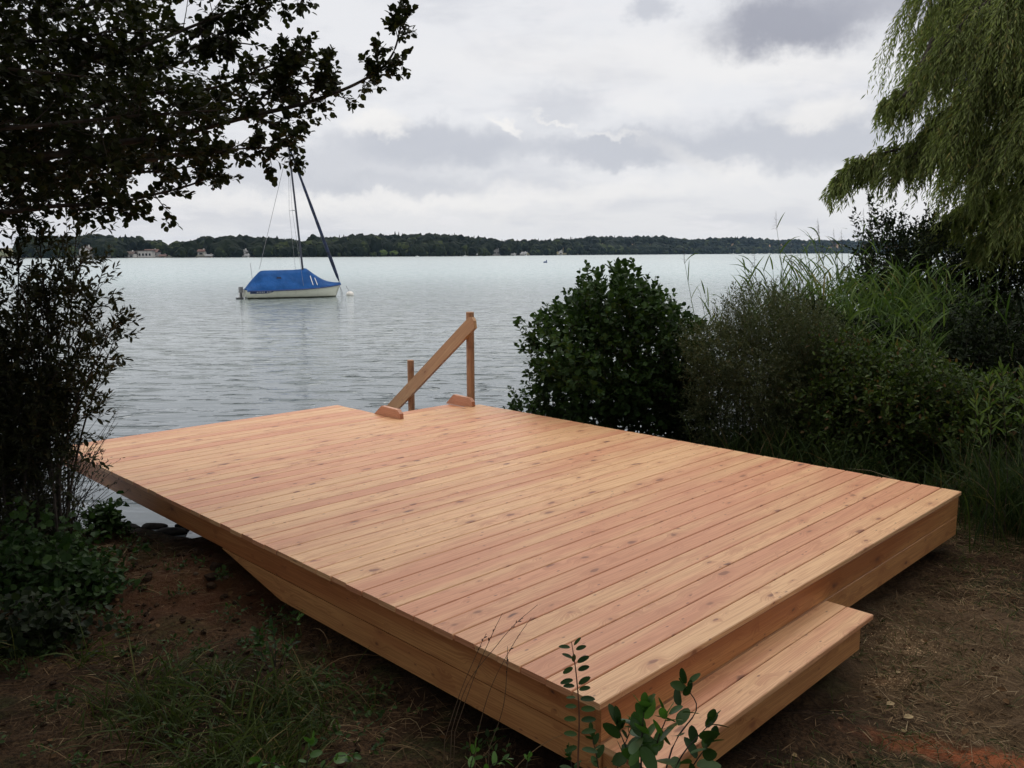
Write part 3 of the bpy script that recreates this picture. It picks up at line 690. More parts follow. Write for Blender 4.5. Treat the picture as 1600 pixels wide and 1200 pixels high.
    for q in (.335, .43):
        pts = []
        for e in np.linspace(.30, .86, 6):
            b = float(beam(q))*1.03+.03; z = float(sheer(q)); r = ridge(q); pts.append((q*LH+.05*e, -b*e-.02, r+(z-r)*e**.85+.03))
        mb = MB(); tubes(mb, [T(np.array(pts))], np.full(6, .022), 4); mb.build('tie_rope', M_hullw, cov)
    mb = MB(); q = -.32; e = .42; b = float(beam(q))+.03; z = float(sheer(q)); r = ridge(q); c0 = np.array([q*LH, -b*e-.02, r+(z-r)*e+.02])
    mb.add(T(c0+np.array([(-.14, -.02, -.04), (.14, -.02, -.05), (.12, 0, .05), (-.10, 0, .06)])), [[0, 1, 2, 3]]); mb.build('vent', flat('vent_dark', (.01, .02, .06), .7), cov)
    # mast, rolled foresail, rigging
    mast0 = np.array([.24*LH, 0, .55]); top = np.array([(0*.0)+.012*LH, 0, 228*k]); top = np.array([1.5*k/ch, 0, 230*k])
    mb = MB(); tubes(mb, [T(np.linspace(mast0, top, 6))], np.linspace(.055, .045, 6)*1.15, 8); mast = mb.build('mast', flat('mast_dark', (.035, .04, .06), .45), o)
    mb = MB(); h = .55; c0 = mast0+(top-mast0)*h; tubes(mb, [T(np.array([c0+np.array([-.30, -.45, 0]), c0, c0+np.array([-.30, .45, 0])]))], np.full(3, .015), 4); mb.build('spreader', M_alu, mast)
    bow = np.array([.985*LH, 0, .86]); mb = MB(); tt = np.linspace(0, 1, 24)[:, None]
    rr = np.interp(tt[:, 0], [0, .03, .1, .6, .97, 1], [.02, .07, .105, .085, .05, .02])*(1+.06*np.sin(np.arange(24)*2.1)); tubes(mb, [T(bow+(top-bow)*tt)], rr, 8)
    mb.build('rolled_foresail', flat('navy_sail_cover', (.012, .022, .060), .7, .3, 5), o, smooth=True)
    wire = flat('steel_wire', (.20, .20, .21), .5)
    for a, b, r in ((np.array([-.68*LH, 0, 1.66]), top, .012), (np.array([.15*LH, -.95, .6]), c0+np.array([-.30, -.45, 0]), .008), (np.array([.15*LH, .95, .6]), c0+np.array([-.30, .45, 0]), .008),
                    (c0+np.array([-.30, -.45, 0]), top, .008), (c0+np.array([-.30, .45, 0]), top, .008)):
        mb = MB(); tubes(mb, [T(np.array([a, b]))], np.full(2, r), 4); mb.build('stay', wire, mast)
    # outboard motor and rudder hung on the stern
    mb = MB(); q = -LH
    box(mb, (q-.34, -.32, .36), (q-.10, -.08, .68), bev=.07, fr=T); mb.build('outboard_motor', flat('engine_grey', (.16, .16, .16), .4), o)
    mb = MB(); box(mb, (q-.27, -.24, -.35), (q-.17, -.14, .36), bev=.02, fr=T); box(mb, (q-.50, -.3, .00), (q-.1, -.06, .08), bev=.02, fr=T); mb.build('motor_leg', flat('engine_dark', (.05, .05, .055), .5), o)
    mb = MB(); box(mb, (q-.30, .10, -.3), (q-.05, .15, .55), bev=.01, fr=T); box(mb, (q-.22, .06, .1), (q-.0, .3, .55), bev=.03, fr=T); mb.build('rudder', M_hullw, o)
    mb = MB(); tubes(mb, [T(np.array([(-.80*LH, .5, .9), (-.83*LH, .5, 2.0)]))], np.full(2, .012), 4); mb.build('flag_staff', wire, o)
    # mooring lines and the buoy
    bp = PZ(547, 461.5, Z0); ro = T(np.array([(.99*LH, 0, .62)]))[0]
    for dx in (.02, .16):
        mb = MB(); a = ro; b = np.array([ro[0]+dx+.05, ro[1]-.1, Z0-.25]); tubes(mb, [curve([a, (a+b)/2+np.array([.05, 0, .05]), b], 8)], np.full(9, .012), 4); mb.build('mooring_line', wire, o)
    o2 = empty('mooring_buoy', tuple(bp), 'white round mooring buoy off the bow of the blue covered boat', 'buoy')
    mb = MB(); v, f = ICO3; mb.add(v*np.array([.23, .23, .17])+bp+np.array([0, 0, .08]), f); mb.build('float', flat('buoy_white', (.72, .68, .62), .5, .08, 6), o2, smooth=True)
    mb = MB(); tubes(mb, [[bp+np.array([0, 0, .18]), bp+np.array([-.12, 0, .38]), bp+np.array([-.22, 0, .56])]], np.array([.015, .015, .02]), 5); mb.build('pickup_handle', wire, o2)
sailing_boat()

# ------------------------------------------------------------------ deck
PW = .1378; GAP = .005; TK = .027
def build_deck():
    o = empty('deck', tuple(fr(np.array([W/2, L2/2, -.3]))), 'new larch timber deck at the lake edge', 'deck')
    mb = MB(); n = int(L1/PW)+1; k = 0; v = -.002; brng = random.Random(5)
    while v < L1-.04:
        v1 = min(v+PW-GAP, L1); u1 = W if v1 < L2+.03 else UN
        box(mb, (brng.uniform(-.003, .004), v, -TK), (u1+brng.uniform(-.004, .003), v1, 0+brng.uniform(-.0008, .0008)), ax=0, bev=.0035, var=brng.random(), fr=fr, off=(brng.uniform(0, 9), brng.uniform(0, 5)))
        v += PW; k += 1
    mb.build('decking', M_deck, o)
    zt = -TK-.004
    def fasc(lo, hi, ax, var, nm='fascia_board', mat=M_face):
        m_ = MB(); box(m_, lo, hi, ax=ax, bev=.003, var=var, fr=fr, off=(var*7, var*3)); return m_.build(nm, mat, o)
    # left side: upper board the whole length, lower board cut short at an angle where the bank rises
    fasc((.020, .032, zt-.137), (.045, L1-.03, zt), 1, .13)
    m_ = MB(); z1 = zt-.137-.003; z2 = z1-.137
    V = np.array([(.020, .032, z2), (.020, 2.35, z2), (.020, 3.05, z1-.005), (.020, 3.05, z1), (.020, .032, z1)]); V2 = V+np.array([.025, 0, 0])
    uvf = [(p[1]+4, p[2]) for p in V]
    m_.add(fr(V), [[0, 1, 2, 3, 4][::-1]], .31, uvf[::-1]); m_.add(fr(V2), [[0, 1, 2, 3, 4]], .31, uvf)
    VV = np.vstack([V, V2]); m_.add(fr(VV), [[i, (i+1) % 5, 5+(i+1) % 5, 5+i] for i in range(5)], .31, [(0, 0)]*20)
    m_.build('fascia_board', M_face, o)
    # front
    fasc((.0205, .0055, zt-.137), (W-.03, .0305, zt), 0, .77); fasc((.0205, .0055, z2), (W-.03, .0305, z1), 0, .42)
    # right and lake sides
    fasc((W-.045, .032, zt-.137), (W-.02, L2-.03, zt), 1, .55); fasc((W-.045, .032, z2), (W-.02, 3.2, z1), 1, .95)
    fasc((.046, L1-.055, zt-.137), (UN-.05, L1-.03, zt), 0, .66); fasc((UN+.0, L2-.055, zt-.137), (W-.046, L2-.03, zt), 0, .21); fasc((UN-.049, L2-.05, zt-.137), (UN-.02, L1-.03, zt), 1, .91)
    for v in (.5, 1.6, 2.7, 3.8, 4.7, 5.7):
        m_ = MB(); box(m_, (.046, v, zt-.14), (W-.046 if v < L2 else UN-.05, v+.08, zt-.001), ax=0, fr=fr); m_.build('joist', M_dark, o)
    for u, v in ((.6, 4.1), (1.3, 5.3), (1.6, 5.6), (2.6, 5.6), (3.7, 4.6), (1.6, 4.0), (3.7, 3.4), (.3, .4), (3.6, .4), (2, .4), (.3, 1.8), (3.6, 1.8)):
        m_ = MB(); c = fr(np.array([u, v, 0])); g = float(ground_z(c[0], c[1]))
        tubes(m_, [[(c[0], c[1], g-.3), (c[0], c[1], zt-.142)]], np.array([.06, .06]), 10); m_.build('support_post', M_dark, o)
    # front step
    s = empty('wooden_step', tuple(fr(np.array([.95, -.1, -.33]))), 'low two board larch step against the front of the deck', 'step')
    for i, (a, b) in enumerate(((-.250, -.1105), (-.1065, .0025))):
        m_ = MB(); box(m_, (.012+.004*i, a, -.197), (1.89, b, -.170), ax=0, bev=.0035, var=(.83, .36)[i], fr=fr, off=(i*3, 1)); m_.build('tread_board', M_deck, s)
    m_ = MB(); box(m_, (.03, -.225, -.337), (1.80, -.200, -.200), ax=0, bev=.003, var=.52, fr=fr); m_.build('riser', M_face, s)
    for u in (.03, 1.775):
        m_ = MB(); box(m_, (u, -.199, -.337), (u+.025, .002, -.200), ax=1, bev=.003, var=.27, fr=fr); m_.build('side_board', M_face, s)
build_deck()

def build_steps():
    o = empty('bathing_steps', tuple(fr(np.array([3.35, 5.3, -.4]))), 'wooden steps leading down into the lake from the deck notch', 'steps')
    for u in (2.825, 3.805):
        m_ = MB(); prof = [(4.885, .002), (4.89, .055), (4.935, .092), (5.20, .100), (5.325, .002 if u < 3 else -.014)]+([] if u < 3 else [(4.975, -.014), (4.972, .002)])
        k = len(prof); V = np.array([(u, a, b) for a, b in prof]+[(u+.045, a, b) for a, b in prof])
        uvf = [(a, b) for a, b in prof]
        m_.add(fr(V), [list(range(k))], .3, uvf); m_.add(fr(V), [list(range(k, 2*k))[::-1]], .3, uvf[::-1])
        m_.add(fr(V), [[(i+1) % k, i, k+i, k+(i+1) % k] for i in range(k)], .3, [(prof[(i+1) % k][0], .1) if q in (0, 3) else (prof[i][0], .1) for i in range(k) for q in range(4)])
        m_.build('side_cheek', M_block, o)
        m_ = MB(); V = np.array([(5.01, -.04), (5.32, -.04), (6.9, -1.2), (6.9, -1.4), (6.6, -1.4), (5.01, -.25)]); V3 = np.array([(u+.003+e, a, b) for e in (0, .038) for a, b in V]); k = 6
        m_.add(fr(V3), [list(range(6)), list(range(6, 12))[::-1]], .4); m_.add(fr(V3), [[(i+1) % k, i, k+i, k+(i+1) % k] for i in range(k)], .4); m_.build('stringer', M_block, o)
    for i in range(4):
        for j in range(2):
            v = 4.985+j*.142+i*.30; z = -.016-i*.21; m_ = MB(); box(m_, (2.874, v, z-.028), (3.802, v+.138, z), ax=0, bev=.003, var=.15+.31*i+.2*j, fr=fr); m_.build('tread', M_deck, o)
    h = empty('handrail', tuple(fr(np.array([3.9, 5.5, -.6]))), 'slanting plank handrail on two round posts at the bathing steps', 'handrail')
    for v, zt, r in ((5.045, 1.020, .044), (6.11, .398, .040)):
        m_ = MB(); c = fr(np.array([3.93, v, 0])); n = 20
        P = [(c[0], c[1], -1.8), (c[0], c[1], 0), (c[0], c[1], zt-.006), (c[0], c[1], zt)]
        tubes(m_, [P], np.array([r, r, r, r-.005]), n)
        ang = np.arange(n)/n*2*np.pi; m_.add([(c[0]+(r-.005)*math.cos(a), c[1]+(r-.005)*math.sin(a), zt) for a in ang], [list(range(n))])
        me = m_.build('post', M_post, h, smooth=False)
    # rail: board on edge in the plane u=3.87
    sl = math.atan(.765); ca, sa = math.cos(sl), math.sin(sl)
    def T(v):
        v = np.asarray(v, float); q = v.copy(); q[..., 1] = 4.99+v[..., 1]*ca+v[..., 2]*sa; q[..., 2] = .862-v[..., 1]*sa+v[..., 2]*ca; return fr(q)
    m_ = MB(); prof = [(-.12, .0), (-.08, -.07), (2.45, -.07), (2.45, .075), (-.075, .075), (-.12, .045)]; k = 6
    V = np.array([(3.843, a, b) for a, b in prof]+[(3.885, a, b) for a, b in prof]); uvf = [(a+2, b) for a, b in prof]
    m_.add(T(V), [list(range(k))[::-1]], .62, uvf[::-1]); m_.add(T(V), [list(range(k, 2*k))], .62, uvf)
    m_.add(T(V), [[i, (i+1) % k, k+(i+1) % k, k+i] for i in range(k)], .62, [(prof[(i+(q in (1, 2))) % k][0], .02*(q > 1)) for i in range(k) for q in range(4)])
    m_.build('rail', M_rail, h)
M_post, _t, _b = material('round_post'); _co = _t.new('ShaderNodeTexCoord').outputs['Object']
_n = _t.noise(_t.vmath('MULTIPLY', _co, (30, 30, 2.0)), 1, 4, .6); _n2 = _t.noise(_co, 5, 3)
_c = _t.mix(_t.ramp(_n, .35, .7), (.42, .235, .125), (.30, .15, .075)); _c = _t.mix(_t.ramp(_n2, .5, .75), _c, (.22, .10, .06))
_t.set(_b.inputs['Base Color'], _c); _b.inputs['Roughness'].default_value = .6
build_steps()
# ==== VEGETATION ====
M_alder = leaf_mat('alder_leaf', (.018, .024, .008), (.040, .048, .014), None, trans=.22, rough=.6, spec=.18)
M_privet = leaf_mat('small_shrub_leaf', (.020, .024, .010), (.040, .044, .016), (.07, .055, .02), trans=.18, rough=.6, spec=.18)
M_twig = flat('twig', (.040, .030, .022), .85, .3, 20)
M_shrub1 = leaf_mat('broad_shrub_leaf', (.016, .036, .009), (.044, .085, .020), None, trans=.2, rough=.6, spec=.18)
M_shrub2 = leaf_mat('fine_shrub_leaf', (.044, .056, .024), (.088, .100, .046), (.12, .10, .05), trans=.2, rough=.6, spec=.18)
M_reed = leaf_mat('reed_leaf', (.045, .085, .020), (.115, .165, .045), (.18, .15, .06), trans=.3, rough=.6, spec=.18)
M_plume = flat('reed_plume', (.085, .065, .050), .9, .2, 20)
M_bush = leaf_mat('bush_leaf', (.026, .047, .010), (.070, .104, .022), (.12, .07, .03), trans=.25, rough=.6, spec=.18)
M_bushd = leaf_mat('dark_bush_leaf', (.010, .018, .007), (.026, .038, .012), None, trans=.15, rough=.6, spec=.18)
M_willow = leaf_mat('willow_leaf', (.11, .14, .042), (.25, .29, .105), (.26, .23, .08), trans=.4, rough=.6, spec=.18)
M_fresh = leaf_mat('fresh_leaf', (.040, .10, .018), (.085, .19, .030), None, trans=.3, rough=.4, spec=.45)
M_deepl = leaf_mat('deep_leaf', (.016, .040, .009), (.042, .082, .019), None, trans=.2, rough=.6, spec=.18)
M_grass = leaf_mat('grass_blade', (.026, .042, .009), (.075, .098, .024), (.22, .16, .07), trans=.25, rough=.6, spec=.18)
M_straw = leaf_mat('dry_straw', (.085, .050, .024), (.23, .150, .078), (.36, .27, .16), trans=.1, rough=.8, spec=.15)
M_dry = flat('dry_leaf', (.38, .27, .13), .8, .2, 30)

M_weed = leaf_mat('weed_leaf', (.018, .044, .009), (.052, .098, .021), None, trans=.25, rough=.55, spec=.25)
M_shade_grass = leaf_mat('shaded_grass_blade', (.018, .036, .009), (.050, .074, .018), (.14, .10, .05), trans=.2, rough=.6, spec=.2)  # darker grass copy, shade on the tall clumps put into its colour
M_crumb = leaf_mat('soil_crumb', (.022, .013, .008), (.055, .033, .019), (.09, .065, .045), trans=0, rough=.95, spec=.1)
M_litter = leaf_mat('dead_leaf', (.050, .024, .010), (.15, .085, .040), (.28, .20, .10), trans=.1, rough=.8, spec=.1)
def rand_dirs(n, up=0.0):
    d = rng.normal(0, 1, (n, 3)); d = unit(d); d[:, 2] += up; return unit(d)
def limb_sprigs(P, side0, side1, per_m, up=.2, tip=True, start=.0):
    """origins, directions and lengths of side branches along a polyline"""
    P = np.asarray(P); seg = np.linalg.norm(np.diff(P, axis=0), axis=1); cum = np.concatenate([[0], np.cumsum(seg)]); T = cum[-1]
    n = int(T*per_m); s = T*(start+(1-start)*np.sort(rng.random(n))); X = np.stack([np.interp(s, cum, P[:, i]) for i in range(3)], -1)
    X2 = np.stack([np.interp(np.minimum(s+.05, T), cum, P[:, i]) for i in range(3)], -1); X1 = np.stack([np.interp(s-.05, cum, P[:, i]) for i in range(3)], -1)
    tan = unit(X2-X1); D = unit(tan*rng.uniform(.4, 1.1, (n, 1))+rand_dirs(n, up)*1.0)
    return X, D, (side0+(side1-side0)*s/T)*rng.uniform(.5, 1.15, n)

def left_tree():
    base = np.array([-4.1, 4.6, float(ground_z(-4.1, 4.6))])
    o = empty('alder_tree', tuple(base), 'big dark alder leaning in from the top left with round leaves', 'tree')
    tb = MB(); trunk = curve([base-[0, 0, .4], base+[0.05, 0, 1.2], base+[.1, -.1, 3], base+[-.1, -.4, 5.5], base+[0, -.8, 8]], 24)
    tubes(tb, [trunk], np.linspace(.19, .06, len(trunk)), 12); tb.build('trunk', M_bark, o, smooth=True)
    LB = MB(); ML = MB()
    limbs = [([(-250, 300, 4.5), (0, 262, 4.8), (153, 227, 5.0), (262, 214, 5.1), (380, 184, 5.2), (480, 160, 5.3), (564, 127, 5.4), (612, 87, 5.4), (632, 12, 5.4)], .36, .10, 30, .028),
             ([(-250, 350, 4.4), (22, 330, 4.7), (87, 322, 4.8), (175, 317, 4.9), (232, 306, 5), (300, 288, 5.1), (340, 268, 5.1)], .24, .12, 26, .020),
             ([(-200, 170, 4.4), (60, 130, 4.7), (144, 92, 4.9), (219, 74, 5), (306, 39, 5.2), (372, 14, 5.3), (470, -18, 5.4)], .34, .15, 30, .022),
             ([(-200, 230, 5), (80, 180, 5.2), (200, 150, 5.4), (330, 138, 5.5), (420, 104, 5.6), (505, 84, 5.6)], .36, .13, 30, .022),
             ([(-200, 60, 4.6), (50, 30, 5), (150, 5, 5.2), (300, -40, 5.3)], .36, .25, 30, .02),
             ([(-200, 250, 4.2), (50, 240, 4.4), (200, 252, 4.6), (330, 236, 4.8), (452, 228, 5)], .30, .10, 28, .018),
             ([(-200, 100, 5.4), (60, 80, 5.6), (200, 108, 5.8), (310, 95, 5.9)], .32, .2, 26, .018),
             ([(-220, 200, 4.0), (0, 200, 4.2), (120, 190, 4.4), (220, 180, 4.5), (340, 172, 4.6)], .32, .2, 26, .018),
             ([(-200, 20, 4.5), (0, 60, 4.6), (100, 62, 4.7), (190, 45, 4.8)], .35, .25, 34, .018),
             ([(-200, 150, 5), (0, 140, 5.2), (110, 150, 5.4), (230, 160, 5.6)], .35, .22, 34, .018),
             ([(-220, 290, 4.8), (-20, 285, 5), (120, 275, 5.3), (240, 268, 5.4), (330, 255, 5.5)], .26, .14, 28, .018),
             ([(-200, -20, 4.2), (20, -10, 4.4), (160, -30, 4.6)], .4, .3, 34, .018),
             ([(-200, 240, 5.5), (-40, 190, 5.8), (80, 225, 6), (160, 210, 6.2), (280, 220, 6.2)], .35, .2, 30, .018),
             ([(-220, 110, 4.1), (-60, 105, 4.2), (40, 110, 4.3), (130, 120, 4.4)], .35, .22, 34, .018),
             ([(-220, 60, 5.2), (-60, 20, 5.6), (80, 20, 5.9), (210, 35, 6.1)], .38, .3, 34, .018), ([(-220, 200, 5.6), (-60, 240, 5.8), (60, 260, 5.9), (200, 240, 6.1)], .34, .2, 30, .018),
             ([(-220, 60, 6.2), (-60, 120, 6.2), (80, 120, 6.3), (210, 135, 6.4)], .42, .3, 34, .018), ([(-220, 320, 5.2), (-80, 325, 5.4), (60, 310, 5.5), (160, 300, 5.6)], .28, .16, 34, .016),
             ([(380, 184, 5.2), (440, 120, 5.25), (470, 85, 5.25), (478, 72, 5.25)], .16, .06, 26, .010),
             ([(480, 160, 5.3), (505, 120, 5.3), (512, 98, 5.3)], .10, .05, 26, .007),
             ([(400, 180, 5.2), (440, 205, 5.2), (462, 240, 5.2)], .13, .06, 26, .008),
             ([(262, 214, 5.1), (340, 165, 5.2), (420, 145, 5.3), (505, 122, 5.3)], .22, .08, 30, .008), ([(306, 39, 5.2), (350, 62, 5.2), (395, 70, 5.2)], .14, .06, 26, .006), ([(200, 150, 5.4), (260, 100, 5.3), (330, 60, 5.3), (385, 36, 5.3)], .2, .08, 28, .007),
             ([(564, 127, 5.4), (600, 108, 5.4), (625, 88, 5.4)], .09, .05, 22, .007),
             ([(100, 320, 4.8), (160, 325, 4.8), (215, 336, 4.8)], .08, .05, 20, .006)]
    for pts, s0, s1, pm, r in limbs:
        P = [PD(*q) for q in pts]
        if pts[0][0] < -100: P = [trunk[int(rng.uniform(8, 15))]]+P
        C = curve(P, 10*len(P)); C = C+np.cumsum(rng.normal(0, .003, C.shape), axis=0)*0
        tubes(LB, [C], np.linspace(r, .004, len(C)), 6)
        X, D, L = limb_sprigs(C, s0*1.05, s1, pm*1.0, .15, start=.0)
        keep = X[:, 0]/X[:, 1] > -1.05; X, D, L = X[keep], D[keep], L[keep]
        tubes(LB, np.stack([X, X+D*L[:, None]*.5, X+D*L[:, None]+np.array([0, 0, .02])], 1), np.array([.004, .003, .0015]), 3)
        # twigs on the side branches
        for fr_, m in ((.35, 1), (.65, 1), (.85, 1)):
            X2 = X+D*(L*fr_)[:, None]; D2 = unit(D*.7+rand_dirs(len(X), .1)*.9)
            sprigs(ML, LB, X2, D2, np.clip(L*.55, .06, .18), 6, .050, .043, 'round', 50, .1, .5, .0016)
        sprigs(ML, LB, X+D*(L*.9)[:, None], D, .07, 4, .052, .043, 'round', 40, .1, .5, .0016)
        sprigs(ML, None, C[-3:-1], C[-2:]-C[-3:-1], .10, 5, .045, .036, 'round', 40, .1, .4)
    # unseen crown added above and behind the camera, darkens the foreground
    n = 3000; c = np.array([-2.6, 2.4, 5.2]); d = rand_dirs(n); r = rng.random(n)**(1/3)
    X = c+d*r[:, None]*np.array([4.6, 5.2, 2.2]); ok = (X[:, 2] > 3.3+.30*np.maximum(X[:, 1], 0)) & (X[:, 2] > CAMH+X[:, 1]*.40+.6); X = X[ok]
    a = MB(); sprigs(ML, None, X, rand_dirs(len(X), .2), .45, 8, .12, .10, 'simple', 55, .1, .5)
    for _ in range(14):
        e = X[rng.integers(len(X))]; s = trunk[int(rng.uniform(10, 22))]; C = curve([s, (s+e)/2+[0, 0, .4], e], 10); tubes(LB, [C], np.linspace(.05, .01, len(C)), 5)
    LB.build('limbs', M_bark, o); ML.build('foliage', M_alder, o)
left_tree()

def left_shrub():
    b = PZ(60, 880, -.42); o = empty('shrub', tuple(b), 'dark thin stemmed shrub at the left edge beside the deck corner', 'shrub')
    LB, ML = MB(), MB(); tips = [(186, 505, 5.7), (160, 425, 5.8), (150, 470, 5.5), (100, 372, 5.8), (60, 360, 5.6), (140, 600, 5.6), (150, 640, 5.5), (130, 540, 5.7), (30, 350, 5.6), (120, 352, 6.0), (182, 520, 5.9), (178, 505, 5.4)]
    tips += [(60, 470, 5.7), (90, 430, 5.9), (130, 395, 5.9)]+[(rng.uniform(-90, 60), rng.uniform(350, 620), rng.uniform(5.2, 6.2)) for _ in range(20)]
    for i, q in enumerate(tips):
        e = PD(*q); s0 = PZ(rng.uniform(-60, 110), rng.uniform(850, 900), -.42); s0[2] = float(ground_z(s0[0], s0[1]))-.05
        m = s0+(e-s0)*.5+np.array([rng.uniform(-.12, .06), rng.uniform(-.1, .1), .1]); C = curve([s0, m, e], 16); tubes(LB, [C], np.linspace(.011, .0025, len(C)), 5)
        hi_ = C[-1][2] > .6; X, D, L = limb_sprigs(C, .30, .10, 15 if hi_ else 22, .35, start=.30)
        px = 800+X[:, 0]/X[:, 1]*F
        tubes(LB, np.stack([X, X+D*L[:, None]*.5, X+D*L[:, None]], 1), np.array([.0025, .002, .001]), 3)
        for f_ in (.4, .75): sprigs(ML, LB, X+D*(L*f_)[:, None], D+rand_dirs(len(X))*.5, .13, 8, .062, .027, 'oval', 42, .05, .4, .0012)
        sprigs(ML, LB, C[-2:-1], C[-1:]-C[-2:-1], .16, 12, .062, .027, 'oval', 45, .05, .4, .0012)
    # bare lower twigs fanning out over the corner of the deck
    n = 130; s0 = np.array([PZ(rng.uniform(10, 120), rng.uniform(835, 880), -.5) for _ in range(n)])
    e = np.array([PD(rng.uniform(-20, 186), rng.uniform(640, 800), d) for d in s0[:, 1]+rng.uniform(-.25, .2, n)])
    mid = (s0+e)/2+np.array([-.02, 0, .03]); tubes(LB, np.stack([s0, mid, e], 1), np.array([.004, .003, .0012]), 4)
    for f_ in (.55, .8, .95):
        k = rng.random(n) < .8; k &= (e[:, 0] < PD(150, 700, 5.8)[0]) | (f_ < .6) ; X = (s0+(e-s0)*f_)[k]; sprigs(ML, LB, X, (e-s0)[k]+rand_dirs(k.sum())*.5, .12, 6, .030, .012, 'oval', 40, 0, .4, .001)
    # dense body at the frame edge
    n = 1300; X = np.array([PD(px_, py_, rng.uniform(5.3, 6.2)) for px_, py_ in ((rng.uniform(-60, 35 if q < .5 else 90)+rng.normal(0, 10), 350+q*510) for q in rng.random(n)**.45)]); sprigs(ML, LB, X, rand_dirs(n, .6), .15, 8, .046, .022, 'oval', 45, 0, .4, .0012)
    LB.build('stems', M_twig, o); ML.build('foliage', M_privet, o)
left_shrub()

def bush(name, label, cat, px, d, rx, ry, z0, z1, ns, n, ll, lw, shape, mat, L=.18, hollow=.4, nstem=14, up=.5, lump=.22, cut=None, stemr=.010, group=None, seed=0):
    c = PD(px, 396, d); x, y = c[0], c[1]; g = float(ground_z(x, y)); o = empty(name, (x, y, g), label, cat, group)
    LB, ML = MB(), MB(); cz, rz = (z0+z1)/2, (z1-z0)/2
    dd = rand_dirs(ns); f1 = 1+lump*(np.sin(dd[:, 0]*5.1+seed)*np.sin(dd[:, 1]*4.3+seed*2)+np.sin(dd[:, 2]*6+dd[:, 0]*4+seed*3))*.7+rng.normal(0, .05, ns)
    r = (hollow+(1-hollow)*rng.random(ns)**.55)*f1
    X = np.array([x, y, cz])+dd*r[:, None]*np.array([rx, ry, rz])
    if cut is not None: X = X[cut(X)]
    D = unit((X-np.array([x, y, cz-.3*rz]))/np.array([rx, ry, rz])*.8+rand_dirs(len(X))*.7+np.array([0, 0, up]))
    sprigs(ML, None if 'tiny' in label else LB, X-D*L*.5, D, L*rng.uniform(.7, 1.3, len(X)), n, ll, lw, shape, 50, .1, .45, .0022)
    for i in range(nstem):
        e = X[rng.integers(len(X))]; s0 = np.array([x+rng.normal(0, rx*.22), y+rng.normal(0, ry*.22), 0]); s0[2] = float(ground_z(s0[0], s0[1]))-.1
        e = s0+(e-s0)*.85; C = curve([s0, (s0+e)/2+np.array([rng.normal(0, .08), rng.normal(0, .08), .15]), e], 10); tubes(LB, [C], np.linspace(stemr, stemr*.3, len(C)), 5)
        k = C[int(len(C)*.45)]; e2 = k+rand_dirs(1, .8)[0]*rx*.6; tubes(LB, [curve([k, (k+e2)/2+[0, 0, .05], e2], 6)], np.linspace(stemr*.6, stemr*.2, 7), 4)
    LB.build('stems', M_twig, o); ML.build('foliage', mat, o); return o

bush('shrub', 'dense round shrub with broad glossy leaves right of the handrail', 'shrub', 962, 9.4, .98, .85, -.45, 1.40, 2100, 7, .085, .070, 'round', M_shrub1, .20, .35, 26, seed=1.0, stemr=.014, lump=.18)
bush('shrub', 'low leafy clump at the water edge left of the round shrub', 'shrub', 838, 9.3, .36, .4, -.85, .25, 230, 6, .07, .055, 'round', M_shrub1, .18, .2, 6, seed=2)
bush('shrub', 'grey green shrub with tiny leaves right of the broad leaved one', 'shrub', 1205, 8.5, .86, .75, -.40, 1.30, 7600, 11, .042, .013, 'simple', M_shrub2, .17, .30, 26, seed=3, stemr=.010, lump=.14)
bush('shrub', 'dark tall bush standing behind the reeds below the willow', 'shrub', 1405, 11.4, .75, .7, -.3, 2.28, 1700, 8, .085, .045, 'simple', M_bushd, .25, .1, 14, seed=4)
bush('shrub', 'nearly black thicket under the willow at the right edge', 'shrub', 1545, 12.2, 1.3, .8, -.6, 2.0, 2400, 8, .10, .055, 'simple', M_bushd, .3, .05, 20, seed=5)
bush('shrub', 'mid green bush behind the middle of the deck right side', 'shrub', 1345, 7.9, .62, .6, -.45, .95, 1700, 7, .062, .034, 'oval', M_bush, .18, .2, 12, seed=6)
bush('shrub', 'leafy bush with reddish spots near the deck right corner', 'shrub', 1440, 7.4, .55, .5, -.45, .75, 1500, 7, .065, .036, 'oval', M_bush, .18, .2, 12, seed=7)
bush('shrub', 'olive green bush at the right frame edge above tall grass', 'shrub', 1575, 6.9, .55, .5, -.35, .70, 1500, 7, .060, .033, 'oval', M_bush, .18, .2, 12, seed=8)
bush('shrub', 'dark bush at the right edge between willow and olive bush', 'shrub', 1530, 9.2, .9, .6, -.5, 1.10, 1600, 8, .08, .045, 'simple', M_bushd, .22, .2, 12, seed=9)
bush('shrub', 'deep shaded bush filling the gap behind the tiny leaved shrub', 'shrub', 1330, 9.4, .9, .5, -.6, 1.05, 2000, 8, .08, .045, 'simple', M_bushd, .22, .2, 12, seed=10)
bush('shrub', 'shaded low bush between the two big round shrubs', 'shrub', 1080, 9.1, .45, .4, -.75, .55, 900, 7, .065, .038, 'oval', M_bushd, .18, .2, 10, seed=11)

